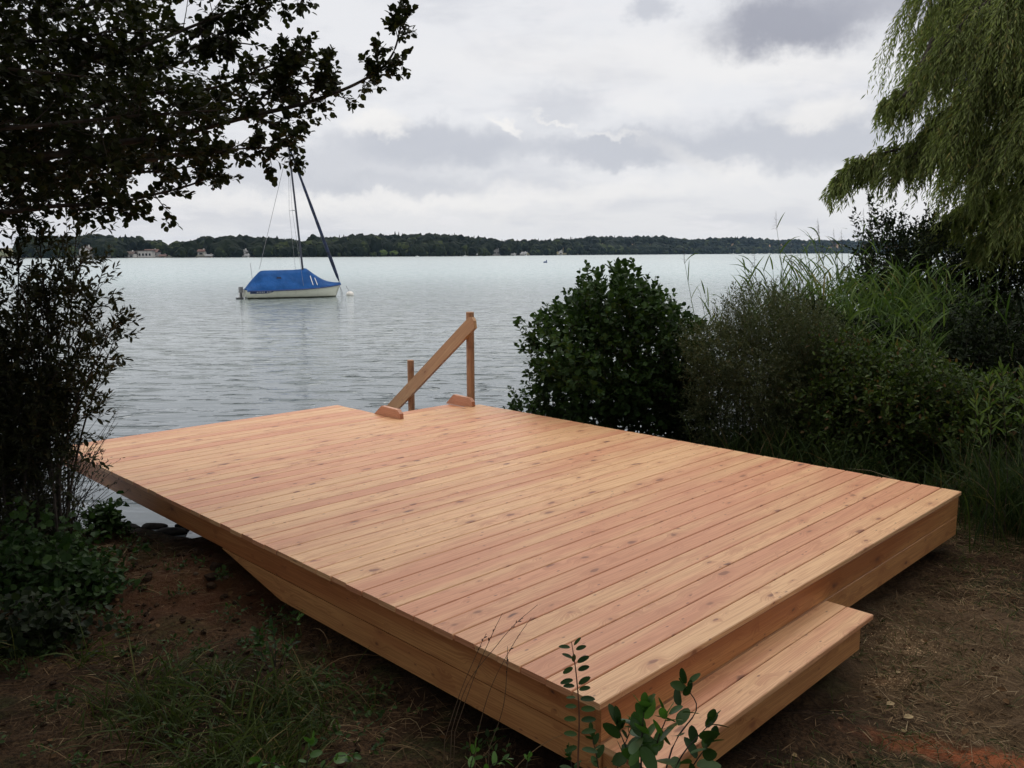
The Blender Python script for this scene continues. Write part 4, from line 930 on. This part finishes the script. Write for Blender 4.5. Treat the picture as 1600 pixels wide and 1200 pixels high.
def reed_clump(label, px, d, n, h, wd=.35, plumes=.25, lean=(-.08, 0), lw=.020, mat=None):
    c = PD(px, 396, d); x, y = c[0], c[1]; g = max(float(ground_z(x, y)), -1.2); o = empty('reed_clump', (x, y, g), label, 'reeds', 'reeds along the right bank')
    LB, ML, PB = MB(), MB(), MB()
    s0 = np.stack([x+rng.normal(0, wd*.5, n), y+rng.normal(0, wd*.5, n), np.full(n, g-.05)], -1); H = h*rng.uniform(.72, 1.0, n)
    ln = np.stack([rng.normal(lean[0], .10, n), rng.normal(lean[1], .10, n), np.zeros(n)], -1)
    tp = s0+np.array([0, 0, 1.])*H[:, None]+ln*H[:, None]; mid = s0+np.array([0, 0, .55])*H[:, None]+ln*H[:, None]*.4
    tubes(LB, np.stack([s0, mid, tp], 1), np.array([.005, .004, .002]), 4)
    for k in range(9):
        t = .30+.68*k/8+rng.uniform(-.03, .03, n); X = np.where((t < .55)[:, None], s0+(mid-s0)*(t/.55)[:, None], mid+(tp-mid)*((t-.55)/.45)[:, None])
        a = rng.uniform(0, 6.283, n)+k*3.14; D = np.stack([np.cos(a)*.55, np.sin(a)*.55, np.full(n, 1.0)], -1)
        ribbons(ML, X, D, rng.uniform(.30, .50, n)*(1 if k < 8 else .7), lw, rng.uniform(.15, .6, n), 4)
    if plumes > 0:
        k = rng.random(n) < plumes; T = tp[k]
        for j in range(26):
            t = j/26*.22; a = rng.uniform(0, 6.28, len(T)); b = T+np.array([-.10, 0, 1.0])*t-np.array([0, 0, .02]); D = np.stack([np.cos(a)*.5-.35, np.sin(a)*.5, np.full(len(T), .6)], -1)
            ribbons(PB, b, D, .07*(1.1-j/30), .005, .9, 2)
        if len(T): tubes(PB, np.stack([T, T+np.array([-.02, 0, .22])], 1), np.array([.002, .001]), 3)
    LB.build('stalks', M_reed, o); ML.build('blades', mat or M_reed, o)
    if PB.f: PB.build('plumes', M_plume, o)
for a in (('sparse reeds rising just right of the broad leaved shrub', 1082, 10.2, 12, 2.0, .30, .25),
          ('thin reeds leaning over the gap left of the tiny leaved shrub', 1060, 9.6, 6, 1.75, .20, .2),
          ('bright reed tuft behind the left half of the tiny leaved shrub', 1155, 10.4, 20, 2.05, .40, .1),
          ('reeds with a drooping plume behind the tiny leaved shrub top', 1212, 10.2, 20, 2.05, .45, .35),
          ('reeds right of the drooping plume, left of the dense reed bed', 1262, 10.0, 24, 1.95, .45, .15),
          ('tall plumed reeds standing against the far shore at right', 1312, 11.2, 22, 2.45, .35, .35),
          ('dense green reeds in front of the tall plumed ones', 1325, 9.9, 60, 1.85, .75, .0),
          ('dense reeds under the low willow branch', 1385, 10.2, 50, 2.0, .8, .08),
          ('dark reeds right of the ones under the low willow branch', 1450, 10.4, 50, 1.9, .8, .0),
          ('shaded reeds at the foot of the dark thicket', 1500, 10.0, 40, 1.9, .8, .0),
          ('low reeds between the mid green bush and the reed bed', 1400, 8.9, 40, 1.6, .6, .0),
          ('few rushes at the waterline left of the broad leaved shrub', 806, 9.5, 7, .95, .16, .0)):
    reed_clump(*a)

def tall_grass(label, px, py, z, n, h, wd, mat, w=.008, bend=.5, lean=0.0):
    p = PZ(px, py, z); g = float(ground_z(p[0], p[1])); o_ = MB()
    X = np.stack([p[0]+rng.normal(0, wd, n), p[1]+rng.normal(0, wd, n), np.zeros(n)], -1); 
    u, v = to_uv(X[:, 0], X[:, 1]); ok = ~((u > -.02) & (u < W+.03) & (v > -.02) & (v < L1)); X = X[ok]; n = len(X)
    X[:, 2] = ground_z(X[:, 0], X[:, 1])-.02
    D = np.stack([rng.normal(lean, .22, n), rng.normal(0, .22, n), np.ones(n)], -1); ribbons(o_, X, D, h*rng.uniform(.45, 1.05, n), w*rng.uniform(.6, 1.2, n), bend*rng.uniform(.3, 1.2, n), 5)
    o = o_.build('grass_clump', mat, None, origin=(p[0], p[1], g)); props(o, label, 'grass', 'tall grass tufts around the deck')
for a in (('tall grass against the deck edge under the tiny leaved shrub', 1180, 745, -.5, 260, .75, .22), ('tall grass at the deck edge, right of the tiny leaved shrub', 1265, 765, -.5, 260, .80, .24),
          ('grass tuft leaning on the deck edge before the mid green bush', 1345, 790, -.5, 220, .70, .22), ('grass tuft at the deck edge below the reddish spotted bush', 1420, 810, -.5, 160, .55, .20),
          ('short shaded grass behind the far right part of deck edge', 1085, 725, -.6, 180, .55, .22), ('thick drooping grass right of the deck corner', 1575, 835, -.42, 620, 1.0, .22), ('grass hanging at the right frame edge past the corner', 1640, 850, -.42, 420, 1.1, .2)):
    tall_grass(*a, M_shade_grass)

def smooth_leaves(o):
    m = o.modifiers.new('round', 'SUBSURF'); m.levels = 1; m.render_levels = 1
def herb(label, pts, ll, lw, mat, n=8, shape='oval', L=.12, per=1, name='leafy_plant', stem=.003, ang=55, mat_stem=None, flatness=.0):
    """a plant of a few stems; pts: list of polylines in (px,py,d), the first point at the ground"""
    g = PD(*pts[0][0]); g[2] = float(ground_z(g[0], g[1])); o = empty(name, tuple(g), label, 'plant'); LB, ML = MB(), MB()
    for P in pts:
        C = curve([PD(*q) for q in P], 14); C[0][2] = min(C[0][2], float(ground_z(C[0][0], C[0][1]))-.01); tubes(LB, [C], np.linspace(stem, stem*.4, len(C)), 5)
        T = C[-1]-C[0]; Ln = np.linalg.norm(T); D0 = unit(C[-1]-C[-4])
        s0 = C[len(C)//3] ; D1 = C[-1]-s0
        sprigs(ML, None, [s0], [D1], np.linalg.norm(D1), n, ll, lw, shape, ang, 0, .3, upn=1.0, t0=.05)
        sprigs(ML, None, [C[-2]], [D0], .03, 4, ll*.8, lw*.8, shape, 38, 0, .3)
        for _ in range(per-1):
            k = C[rng.integers(len(C)//3, len(C))]; sprigs(ML, LB, [k], rand_dirs(1, .5), L, 6, ll, lw, shape, ang, 0, .3, .0015)
    LB.build('stem', mat_stem or M_twig, o); smooth_leaves(ML.build('leaves', mat, o, smooth=True)); return o
# sapling with alternate leaves in front of the near deck corner
def sapling():
    pts = [PD(905, 1290, 2.45), PD(903, 1200, 2.45), PD(905, 1120, 2.45), PD(901, 1060, 2.45), PD(896, 1022, 2.44), PD(893, 1003, 2.44)]
    C = curve(pts, 30); g = C[0].copy(); g[2] = float(ground_z(g[0], g[1])); C[0] = g-np.array([0, 0, .02]); o = empty('sapling', tuple(g), 'slim upright sapling with paired oval leaves before the near deck corner', 'sapling')
    LB, ML = MB(), MB(); tubes(LB, [C], np.linspace(.0038, .0012, len(C)), 6)
    lv = [(896, 1010, 52, .034), (893, 1012, 170, .038), (898, 1016, 20, .036), (897, 1020, 268, .030), (900, 1036, 35, .045), (897, 1030, 150, .040), (901, 1048, 25, .040), (897, 1042, 200, .038), (902, 1070, 40, .048), (898, 1062, 190, .044),
          (903, 1078, 28, .042), (900, 1072, 175, .038), (904, 1092, 12, .050), (901, 1090, 172, .032), (905, 1108, 10, .048), (903, 1104, 168, .040), (905, 1126, 8, .05), (903, 1124, 182, .042), (906, 1145, 20, .05), (904, 1148, 165, .046), (906, 1170, 5, .055), (904, 1166, 190, .044)]
    B = np.array([PD(x, y, 2.45) for x, y, a, l in lv]); A = np.radians([a for *_, a, l in lv]); D = np.stack([np.cos(A), rng.uniform(-.5, .2, len(A)), np.sin(A)], -1)
    N = np.stack([rng.normal(0, .2, len(A)), np.full(len(A), -.55)+rng.normal(0, .2, len(A)), np.ones(len(A))], -1)
    leaves(ML, B, D, N, 1.2*np.array([l for *_, l in lv]), np.array([l for *_, l in lv])*.56, 'oval'); LB.build('stem', flat('red_stem', (.16, .07, .04), .6), o); smooth_leaves(ML.build('leaves', M_deepl, o, smooth=True))
sapling()
herb('bright green leaf rosette growing in front of the low step', [[(1003, 1300, 2.35), (1002, 1180, 2.35), (1006, 1110, 2.35)], [(1003, 1300, 2.35), (1025, 1170, 2.33), (1040, 1125, 2.32)]], .120, .066, M_fresh, 9, name='leafy_plant', stem=.004, ang=42, per=2, L=.07)
herb('darker plant with big oval leaves reaching over the low step', [[(1020, 1300, 2.38), (1050, 1170, 2.38), (1088, 1110, 2.4), (1074, 1075, 2.4)], [(1020, 1300, 2.38), (1060, 1190, 2.38), (1110, 1130, 2.4)], [(1010, 1300, 2.4), (985, 1190, 2.4), (965, 1135, 2.4)], [(1030, 1300, 2.4), (1075, 1210, 2.4), (1105, 1165, 2.42)]], .100, .060, M_deepl, 8, ang=60, stem=.0035)
herb('dark leafy sprigs between the sapling and the bright rosette', [[(945, 1300, 2.5), (935, 1200, 2.5), (925, 1150, 2.5)], [(950, 1300, 2.5), (965, 1200, 2.5), (985, 1140, 2.5)], [(930, 1300, 2.5), (900, 1220, 2.5), (890, 1180, 2.5)]], .058, .030, M_deepl, 11)
herb('fresh green seedling low at the bottom edge left of centre', [[(470, 1260, 2.7), (480, 1190, 2.7), (485, 1165, 2.7)], [(475, 1260, 2.7), (440, 1200, 2.7), (410, 1190, 2.7)], [(475, 1260, 2.7), (510, 1190, 2.7), (540, 1180, 2.7)]], .065, .042, M_fresh, 6)
herb('small fresh plant at the bottom edge below the deck side', [[(730, 1250, 2.6), (735, 1200, 2.6), (740, 1180, 2.6)], [(735, 1250, 2.6), (765, 1200, 2.6), (780, 1190, 2.6)]], .07, .034, M_fresh, 5)
herb('tiny bright leaves at the bottom edge right of the small fresh plant', [[(820, 1260, 2.5), (822, 1210, 2.5), (824, 1190, 2.5)]], .04, .028, M_fresh, 4)
herb('small herb with lobed leaves on the bare soil by the deck side', [[(430, 1060, 3.7), (425, 1020, 3.7), (400, 990, 3.7)], [(430, 1060, 3.7), (445, 1020, 3.7), (460, 1000, 3.7)], [(430, 1060, 3.7), (412, 1030, 3.7), (405, 1000, 3.7)], [(430, 1060, 3.7), (430, 1010, 3.7), (425, 985, 3.7)]], .060, .036, M_deepl, 9)
herb('little green seedling close to the deck side board', [[(462, 985, 4.1), (464, 972, 4.1), (468, 962, 4.1)]], .045, .025, M_fresh, 5)
herb('small green plant by the bank edge under the bare twigs', [[(200, 885, 5.4), (205, 868, 5.4), (225, 858, 5.4)], [(200, 885, 5.4), (190, 868, 5.4), (182, 862, 5.4)]], .07, .05, M_deepl, 6)
for i, (px, py, d, s, lb) in enumerate(((30, 900, 5.0, .38, 'broad leaved undergrowth at the left frame edge'), (75, 900, 5.2, .26, 'broad leaved undergrowth below the bare twigs of the shrub'), (120, 940, 4.8, .24, 'drooping leafy plant right of the left undergrowth'), (60, 1000, 4.2, .20, 'low shaded leaves near the bottom left corner'), (165, 815, 5.9, .07, 'leafy shoot against the water at the shrub foot'))):
    p = PD(px, py, d); g = float(ground_z(p[0], p[1])); o = empty('leafy_plant', (p[0], p[1], g), lb, 'plant'); n = int(330*s/.3)
    X = p+rng.normal(0, 1, (n, 3))*np.array([s*.55, s*.45, s*.42]); X[:, 2] = np.maximum(X[:, 2], ground_z(X[:, 0], X[:, 1])+.03); LB, ML = MB(), MB()
    sprigs(ML, LB, X, rand_dirs(n, .5), .12, 5, .062, .050, 'round', 60, .2, .4, .0015); LB.build('stems', M_twig, o); ML.build('leaves', M_deepl if i != 3 else M_bushd, o)
# tall narrow-leaved herb at the right edge
herb('tall herb with long narrow pale leaves at the right edge', [[(1545, 760, 5.8), (1548, 660, 5.8), (1545, 590, 5.8)], [(1575, 760, 5.8), (1570, 660, 5.8), (1565, 575, 5.8)], [(1600, 760, 5.8), (1598, 650, 5.8), (1600, 580, 5.8)], [(1560, 760, 5.7), (1530, 690, 5.7), (1522, 610, 5.7)], [(1620, 760, 5.8), (1625, 650, 5.8), (1622, 590, 5.8)]], .13, .024, M_reed, 30, ang=50)

def sedge():
    g = PD(715, 1130, 3.0); o = empty('seeding_sedge', (g[0], g[1], float(ground_z(g[0], g[1]))), 'thin dry grass stalks with dark seed heads before the deck side', 'grass stalks'); LB, SB = MB(), MB()
    for P in ([(700, 1160, 2.95), (730, 1070, 2.95), (775, 1010, 2.95), (805, 975, 2.95), (840, 945, 2.95)], [(705, 1160, 2.95), (740, 1060, 2.95), (765, 1000, 2.95), (785, 958, 2.95)], [(740, 1170, 2.95), (765, 1080, 2.95), (800, 1010, 2.95), (830, 965, 2.95)], [(690, 1170, 3.0), (720, 1080, 3.0), (750, 1010, 3.0), (760, 990, 3.0)], [(760, 1180, 2.9), (785, 1110, 2.9), (792, 1050, 2.9), (793, 1010, 2.9)]):
        C = curve([PD(*q) for q in P], 20); C[0][2] = float(ground_z(C[0][0], C[0][1])); tubes(LB, [C], np.linspace(.0016, .0008, len(C)), 4)
        for k in (.62, .72): c = C[int(len(C)*k)]; sprigs(SB, None, [c], [C[-1]-c], .03, 5, .016, .006, 'oval', 25, 0, .3)
    LB.build('stalks', flat('dry_stalk', (.12, .075, .04), .8), o); SB.build('seed_heads', flat('seed_brown', (.05, .025, .02), .8), o)
sedge()

def willow():
    b = PD(1760, 396, 12.8); b[2] = float(ground_z(b[0], b[1])); o = empty('willow_tree', tuple(b), 'tall weeping willow with hanging narrow leaves at the top right', 'tree'); LB, ML = MB(), MB()
    T = curve([b-[0, 0, .3], b+[-.1, 0, 1.5], b+[-.4, -.1, 3.2], b+[-.5, 0, 5.5], b+[-.2, .1, 8.5]], 24); tubes(LB, [T], np.linspace(.30, .10, len(T)), 12)
    LB.build('trunk', M_bark, o, smooth=True); LB = MB()
    limbs = [([(1660, -120, 12.4), (1570, -110, 12.2), (1490, -70, 12), (1445, -20, 12)], 1.40, 30, 12), ([(1680, -60, 12.6), (1580, -60, 12.8), (1500, -20, 12.8), (1455, 40, 12.8)], 1.15, 28, 12),
             ([(1700, 60, 12.4), (1580, 20, 12), (1490, 60, 11.8), (1440, 115, 11.8), (1412, 150, 11.8)], .62, 26, 14), ([(1720, 250, 12.3), (1570, 222, 12), (1460, 225, 11.8), (1385, 238, 11.8), (1335, 258, 11.8), (1312, 280, 11.8)], .40, 26, 18),
             ([(1720, 150, 12), (1600, 130, 11.8), (1500, 165, 11.6), (1450, 205, 11.6)], .85, 26, 14), ([(1720, 330, 12.2), (1600, 310, 12), (1510, 330, 11.9), (1445, 365, 11.9)], .45, 26, 14),
             ([(1700, -40, 12), (1590, -20, 11.4), (1520, 20, 11.2), (1470, 80, 11.2)], 1.1, 26, 12), ([(1700, 100, 12), (1620, 90, 11), (1540, 120, 10.8), (1500, 180, 10.8)], 1.0, 26, 12),
             ([(1720, 200, 12), (1640, 200, 11), (1560, 230, 10.8), (1510, 270, 10.8)], .8, 26, 12), ([(1720, 300, 12.4), (1640, 290, 12.6), (1560, 300, 13), (1500, 330, 13)], .65, 26, 12),
             ([(1720, 20, 13), (1640, 10, 13.4), (1560, 40, 13.6), (1500, 90, 13.6)], 1.2, 26, 12), ([(1720, 160, 13), (1650, 170, 13.6), (1570, 200, 13.6), (1490, 240, 13.6)], 1.0, 26, 12),
             ([(1700, -160, 12), (1640, -80, 11), (1590, -20, 10.8), (1560, 60, 10.8)], 1.3, 26, 12), ([(1740, 60, 12), (1700, 80, 10.8), (1650, 120, 10.4), (1600, 190, 10.4)], 1.0, 30, 12), ([(1740, 200, 12), (1700, 230, 10.8), (1640, 260, 10.6), (1590, 310, 10.6)], .7, 30, 12),
             ([(1720, 340, 12.4), (1650, 340, 11.6), (1580, 350, 11.4), (1530, 375, 11.4)], .4, 30, 12), ([(1480, 225, 11.8), (1440, 235, 11.6), (1400, 262, 11.5)], .42, 20, 16), ([(1460, 60, 11.8), (1420, 140, 11.6), (1385, 166, 11.6)], .3, 14, 14)]
    for pts, hang, per, jj in limbs:
        P = [PD(*q) for q in pts]; P = ([T[int(rng.uniform(8, 20))]] if pts[0][0] > 1600 else [])+P; C = curve(P, 8*len(P)); tubes(LB, [C], np.linspace(.045, .006, len(C)), 6)
        X, D, L = limb_sprigs(C, .60, .12, per*1.25, .3, start=.10); keep = X[:, 0]/X[:, 1] < .72; X, D, L = X[keep], D[keep], L[keep]; E = X+D*L[:, None]
        tubes(LB, np.stack([X, (X+E)/2+[0, 0, .03], E], 1), np.array([.006, .004, .002]), 3)
        for f_ in (.3, .65, 1.0):
            Q = X+(E-X)*f_; n = len(Q); m = 30; H = hang*rng.uniform(.35, 1.05, n); lean = np.stack([rng.normal(-.12, .13, n), rng.normal(0, .14, n), np.full(n, -1.0)], -1); out = D*np.array([1, 1, .3])
            t = np.linspace(.03, 1, m)[None, :, None]
            path = Q[:, None, :]+(out[:, None, :]*.30*(1-(1-t)**2)+lean[:, None, :]*t**1.35)*H[:, None, None]
            B = path.reshape(-1, 3); tan = np.gradient(path, axis=1).reshape(-1, 3); a = rng.uniform(0, 6.28, len(B)); dr = unit(tan)*.85+np.stack([np.cos(a), np.sin(a), np.full(len(B), -.15)], -1)*.55+np.array([-.12, 0, 0])
            leaves(ML, B, dr, rand_dirs(len(B), .3), .105*rng.uniform(.6, 1.15, len(B)), .019, 'simple'); tubes(LB, path[:, ::7], np.linspace(.0025, .001, path[:, ::7].shape[1]), 3)
    n = 2600; X = np.array([PD(px_, py_, d_) for px_, py_, d_ in zip(rng.uniform(1500, 1720, n), rng.uniform(-120, 400, n), rng.uniform(11.2, 14, n))]); X = X[(rng.random(n) < .25+.75*(X[:, 0]/X[:, 1]*F+800-1470)/130)]
    sprigs(ML, None, X, rand_dirs(len(X))*.5+np.array([-.15, 0, -1]), .45, 14, .105, .019, 'simple', 40, .1, .4)
    LB.build('limbs', M_bark, o); ML.build('foliage', M_willow, o)
willow()

# ------------------------------------------------------------------ ground cover
def on_land(X, margin=.0):
    u, v = to_uv(X[:, 0], X[:, 1]); deck = (u > .02-margin) & (u < W+margin) & (v > -margin) & (v < L1); step = (u > 0-margin) & (u < 1.88+margin) & (v > -.26-margin) & (v < .1)
    return ~(deck | step) & (ground_z(X[:, 0], X[:, 1]) > Z0+.06)
def scatter(n, x0, x1, y0, y1, margin=.0):
    X = np.stack([rng.uniform(x0, x1, n), rng.uniform(y0, y1, n), np.zeros(n)], -1); X = X[on_land(X, margin)]; X[:, 2] = ground_z(X[:, 0], X[:, 1]); return X
def ground_cover():
    mb = MB()     # dry stalks, needles and cut grass lying on the soil
    for n, (x0, x1, y0, y1), l, w in ((95000, (.9, 4.6, 1.2, 6.6), .075, .0030), (22000, (-4.2, .6, 2.0, 7.2), .07, .0028), (5000, (-4, 5, 1.5, 7), .16, .0034)):
        X = scatter(n, x0, x1, y0, y1, .005); a = rng.uniform(0, 6.28, len(X)); D = np.stack([np.cos(a), np.sin(a), rng.uniform(-.05, .28, len(X))], -1); X[:, 2] += rng.uniform(.001, .012, len(X))
        dens = vnoise(X[:, 0], X[:, 1], 2.0, 9); k = rng.random(len(X)) < np.clip((dens-.25)*2, .12, 1); X, D = X[k], D[k]
        ribbons(mb, X, D, l*rng.uniform(.4, 1.3, len(X)), w*rng.uniform(.6, 1.4, len(X)), rng.uniform(0, .25, len(X)), 3, side=unit(np.stack([-D[:, 1], D[:, 0], rng.normal(0, .3, len(X))], -1)))
    props(mb.build('straw_litter', M_straw), 'dry cut stalks and needles strewn over the bare ground', 'litter', kind='stuff')
    mb = MB()
    # grass in the foreground left
    C = scatter(950, -3.6, .6, 2.0, 4.4, .08); C = C[(C[:, 1] < 3.7+.35*rng.normal(size=len(C))) & (vnoise(C[:, 0], C[:, 1], 1.7, 12) > .38+.2*rng.random(len(C)))]
    for c in C:
        n = int(rng.uniform(12, 30)); X = c+np.stack([rng.normal(0, .05, n), rng.normal(0, .05, n), np.zeros(n)], -1); X = X[on_land(X, .02)]; n = len(X)
        if not n: continue
        X[:, 2] = ground_z(X[:, 0], X[:, 1])-.01; ln = rng.normal(0, .25, 2); D = np.stack([rng.normal(ln[0], .35, n), rng.normal(ln[1], .35, n), np.ones(n)], -1)
        ribbons(mb, X, D, rng.uniform(.15, .5)*rng.uniform(.5, 1.1, n), .0065*rng.uniform(.6, 1.3, n), rng.uniform(.2, .9, n), 5)
    wl = MB(); C = scatter(330, -3.8, .4, 2.1, 6.2, .08)
    for c in C:
        m = int(rng.uniform(3, 8)); sprigs(wl, wl, c+rng.normal(0, .03, (m, 3))*np.array([1, 1, 0]), rand_dirs(m, .9), rng.uniform(.05, .14), 5, .036, .020, 'oval', 60, .1, .4, .001)
    props(wl.build('weeds', M_weed), 'low leafy weeds sprouting between the grass', 'weeds', kind='stuff')
    # sparse tufts on the right and along the shore
    for n, bx, s, k in ((1500, (.6, 4.8, 1.2, 6.2), .075, 10), (160, (-4, -.4, 4.0, 6.8), .10, 8), (520, (2.6, 5.5, 5.6, 9.5), .22, 16), (380, (.8, 3.5, 7.0, 9.2), .25, 14)):
        C = scatter(n, *bx, .03)
        for c in C:
            m = int(rng.uniform(.5, 1.5)*k)+1; X = c+np.stack([rng.normal(0, .035, m), rng.normal(0, .035, m), np.zeros(m)], -1); X = X[on_land(X, .01)]; m = len(X)
            if not m: continue
            X[:, 2] = ground_z(X[:, 0], X[:, 1])-.005; D = np.stack([rng.normal(0, .6, m), rng.normal(0, .6, m), np.ones(m)*.8], -1); ribbons(mb, X, D, s*rng.uniform(.5, 1.4, m), .0035*rng.uniform(.7, 1.3, m), rng.uniform(.2, 1, m), 4)
    props(mb.build('grass', M_grass), 'dark uncut grass growing around the deck', 'grass', kind='stuff')
    # single long dead stalks in the foreground grass
    mb = MB(); X = scatter(150, -3, .7, 2.1, 4.0, .08); D = np.stack([rng.normal(0, .5, len(X)), rng.normal(0, .3, len(X)), np.ones(len(X))], -1); ribbons(mb, X, D, rng.uniform(.2, .5, len(X)), .0035, rng.uniform(.3, 1.3, len(X)), 7)
    props(mb.build('dead_grass', M_straw), 'pale dead grass blades curling among the green ones', 'grass', kind='stuff')
    # crumbs of earth and small stones
    mb = MB(); v, f = ICO1
    for n, bx, s in ((2600, (-4.2, .5, 2.4, 7.3), .013), (900, (.4, 4.6, 1.2, 6.6), .006), (160, (-4.2, .2, 4.4, 7.3), .035)):
        X = scatter(n, *bx, .0); S = s*rng.uniform(.4, 1.6, len(X))
        for x, q in zip(X, S): mb.add(v*(q*rng.uniform(.6, 1.3, (12, 3))*np.array([1, 1, .7]))[:len(v)]+x+np.array([0, 0, q*.3]), f, rng.random())
    props(mb.build('soil_crumbs', M_crumb), 'crumbs of dug earth and small stones on the bank', 'soil', kind='stuff')
    # fallen dead leaves
    mb = MB(); X = scatter(1500, -4.2, 4.6, 1.5, 7.2, .01); X[:, 2] += .012; a = rng.uniform(0, 6.28, len(X)); leaves(mb, X, np.stack([np.cos(a), np.sin(a), rng.normal(0, .25, len(X))], -1), np.array([0, 0, 1.])+rng.normal(0, .4, X.shape), .045*rng.uniform(.5, 1.1, len(X)), .026, 'oval')
    props(mb.build('leaf_litter', M_litter), 'small brown dead leaves scattered over the soil', 'leaf litter', kind='stuff')
    # sawdust chips
    mb = MB()
    for px, py, s, n in ((1415, 1000, .10, 900), (1392, 1056, .06, 350)):
        p = PZ(px, py, -.42); X = p+rng.normal(0, 1, (n, 3))*np.array([s, s*.8, 0]); X = X[on_land(X, .0)]; X[:, 2] = ground_z(X[:, 0], X[:, 1])+.004; D = rand_dirs(len(X)); ribbons(mb, X, D*np.array([1, 1, .3]), .010, .004, 0, 2)
    props(mb.build('sawdust', flat('sawdust', (.62, .42, .23), .9)), 'pale sawdust chips spilled beside the low step', 'sawdust', kind='stuff')
    for px, py, l, lb in ((1412, 1126, .055, 'single yellowed fallen leaf on the ground beside the low step'), (1385, 1100, .05, 'brownish fallen leaf just left above the yellowed one'), (1400, 1052, .03, 'tiny dry leaf scrap on the sawdust by the step')):
        p = PZ(px, py, -.42); p[2] = float(ground_z(p[0], p[1]))+.02; m_ = MB(); leaves(m_, np.array([p]), np.array([[.9, .3, .05]]), np.array([[0, -.25, 1.]]), l, l*.6, 'oval'); props(m_.build('fallen_leaf', M_dry, None, origin=p), lb, 'leaf')
    m_ = MB(); p = fr(np.array([.93, 1.55, .004])); a = fr(np.array([[.62, .955, .006]]))[0]
ground_cover()

# ------------------------------------------------------------------ unseen wood behind, beside and above the camera, added to shade the deck
def added_shading_wood():
    mb = MB(); P = []
    for a, b, n in (((-13, 13), (-9, -2.6), 3800), ((-13, -5.2), (-3, 5.5), 1800), ((6.2, 14), (-3, 6.5), 1900)):
        P.append(np.stack([rng.uniform(*a, n), rng.uniform(*b, n), rng.uniform(-.2, 10.5, n)], -1))
    n = 2200; P.append(np.stack([rng.uniform(-9, 9, n), rng.uniform(-3, 3.4, n), rng.uniform(4.2, 8, n)], -1))
    X = np.concatenate(P); k = vnoise(X[:, 0]+X[:, 2]*.7, X[:, 1]+X[:, 2]*.4, .8, 4) > .22; X = X[k]
    sprigs(mb, None, X, rand_dirs(len(X), .2), .6, 7, .26, .17, 'simple', 60, .1, .5)
    props(mb.build('shading_wood', M_bushd), 'unseen dark wood behind the viewpoint, added to shade the deck', 'wood', kind='stuff')
added_shading_wood()

def haze():
    mb = MB(); box(mb, (-6000, -90, -9), (6000, 3700, 75)); m = bpy.data.materials.new('haze'); m.use_nodes = True; t = NT(m.node_tree); t.n.clear()
    v = t.new('ShaderNodeVolumePrincipled'); v.inputs['Color'].default_value = (.50, .70, 1, 1); v.inputs['Density'].default_value = .00003; v.inputs['Anisotropy'].default_value = .2
    out = t.new('ShaderNodeOutputMaterial'); t.l.new(v.outputs[0], out.inputs['Volume']); m.cycles.homogeneous_volume = True
    props(mb.build('haze', m), 'thin bluish haze over the lake', 'haze', kind='stuff')
haze()

def stones():  # dark blobs added where the water shows reflections of the bank
    m = flat('dark_reflection', (.012, .011, .010), .95, .3, 12, spec=.05); v, f = ICO3
    for px, py, w, lb in ((195, 826, .17, 'dark reflection blob on the water, leftmost beside the deck'), (240, 824, .15, 'dark reflection blob in the middle of the row at the bank'), (268, 832, .20, 'largest dark reflection blob close to the bank lip'), (290, 822, .12, 'small dark reflection blob nearest the deck side')):
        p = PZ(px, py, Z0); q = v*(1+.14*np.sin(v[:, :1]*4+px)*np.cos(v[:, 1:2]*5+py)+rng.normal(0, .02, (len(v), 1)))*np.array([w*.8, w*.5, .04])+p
        m_ = MB(); m_.add(q, f); props(m_.build('reflection_blob', m, None, smooth=True, origin=p), lb, 'reflection', 'dark reflections shaped as blobs in the shallow water')
stones()  # dark blobs standing in for reflections of the bank
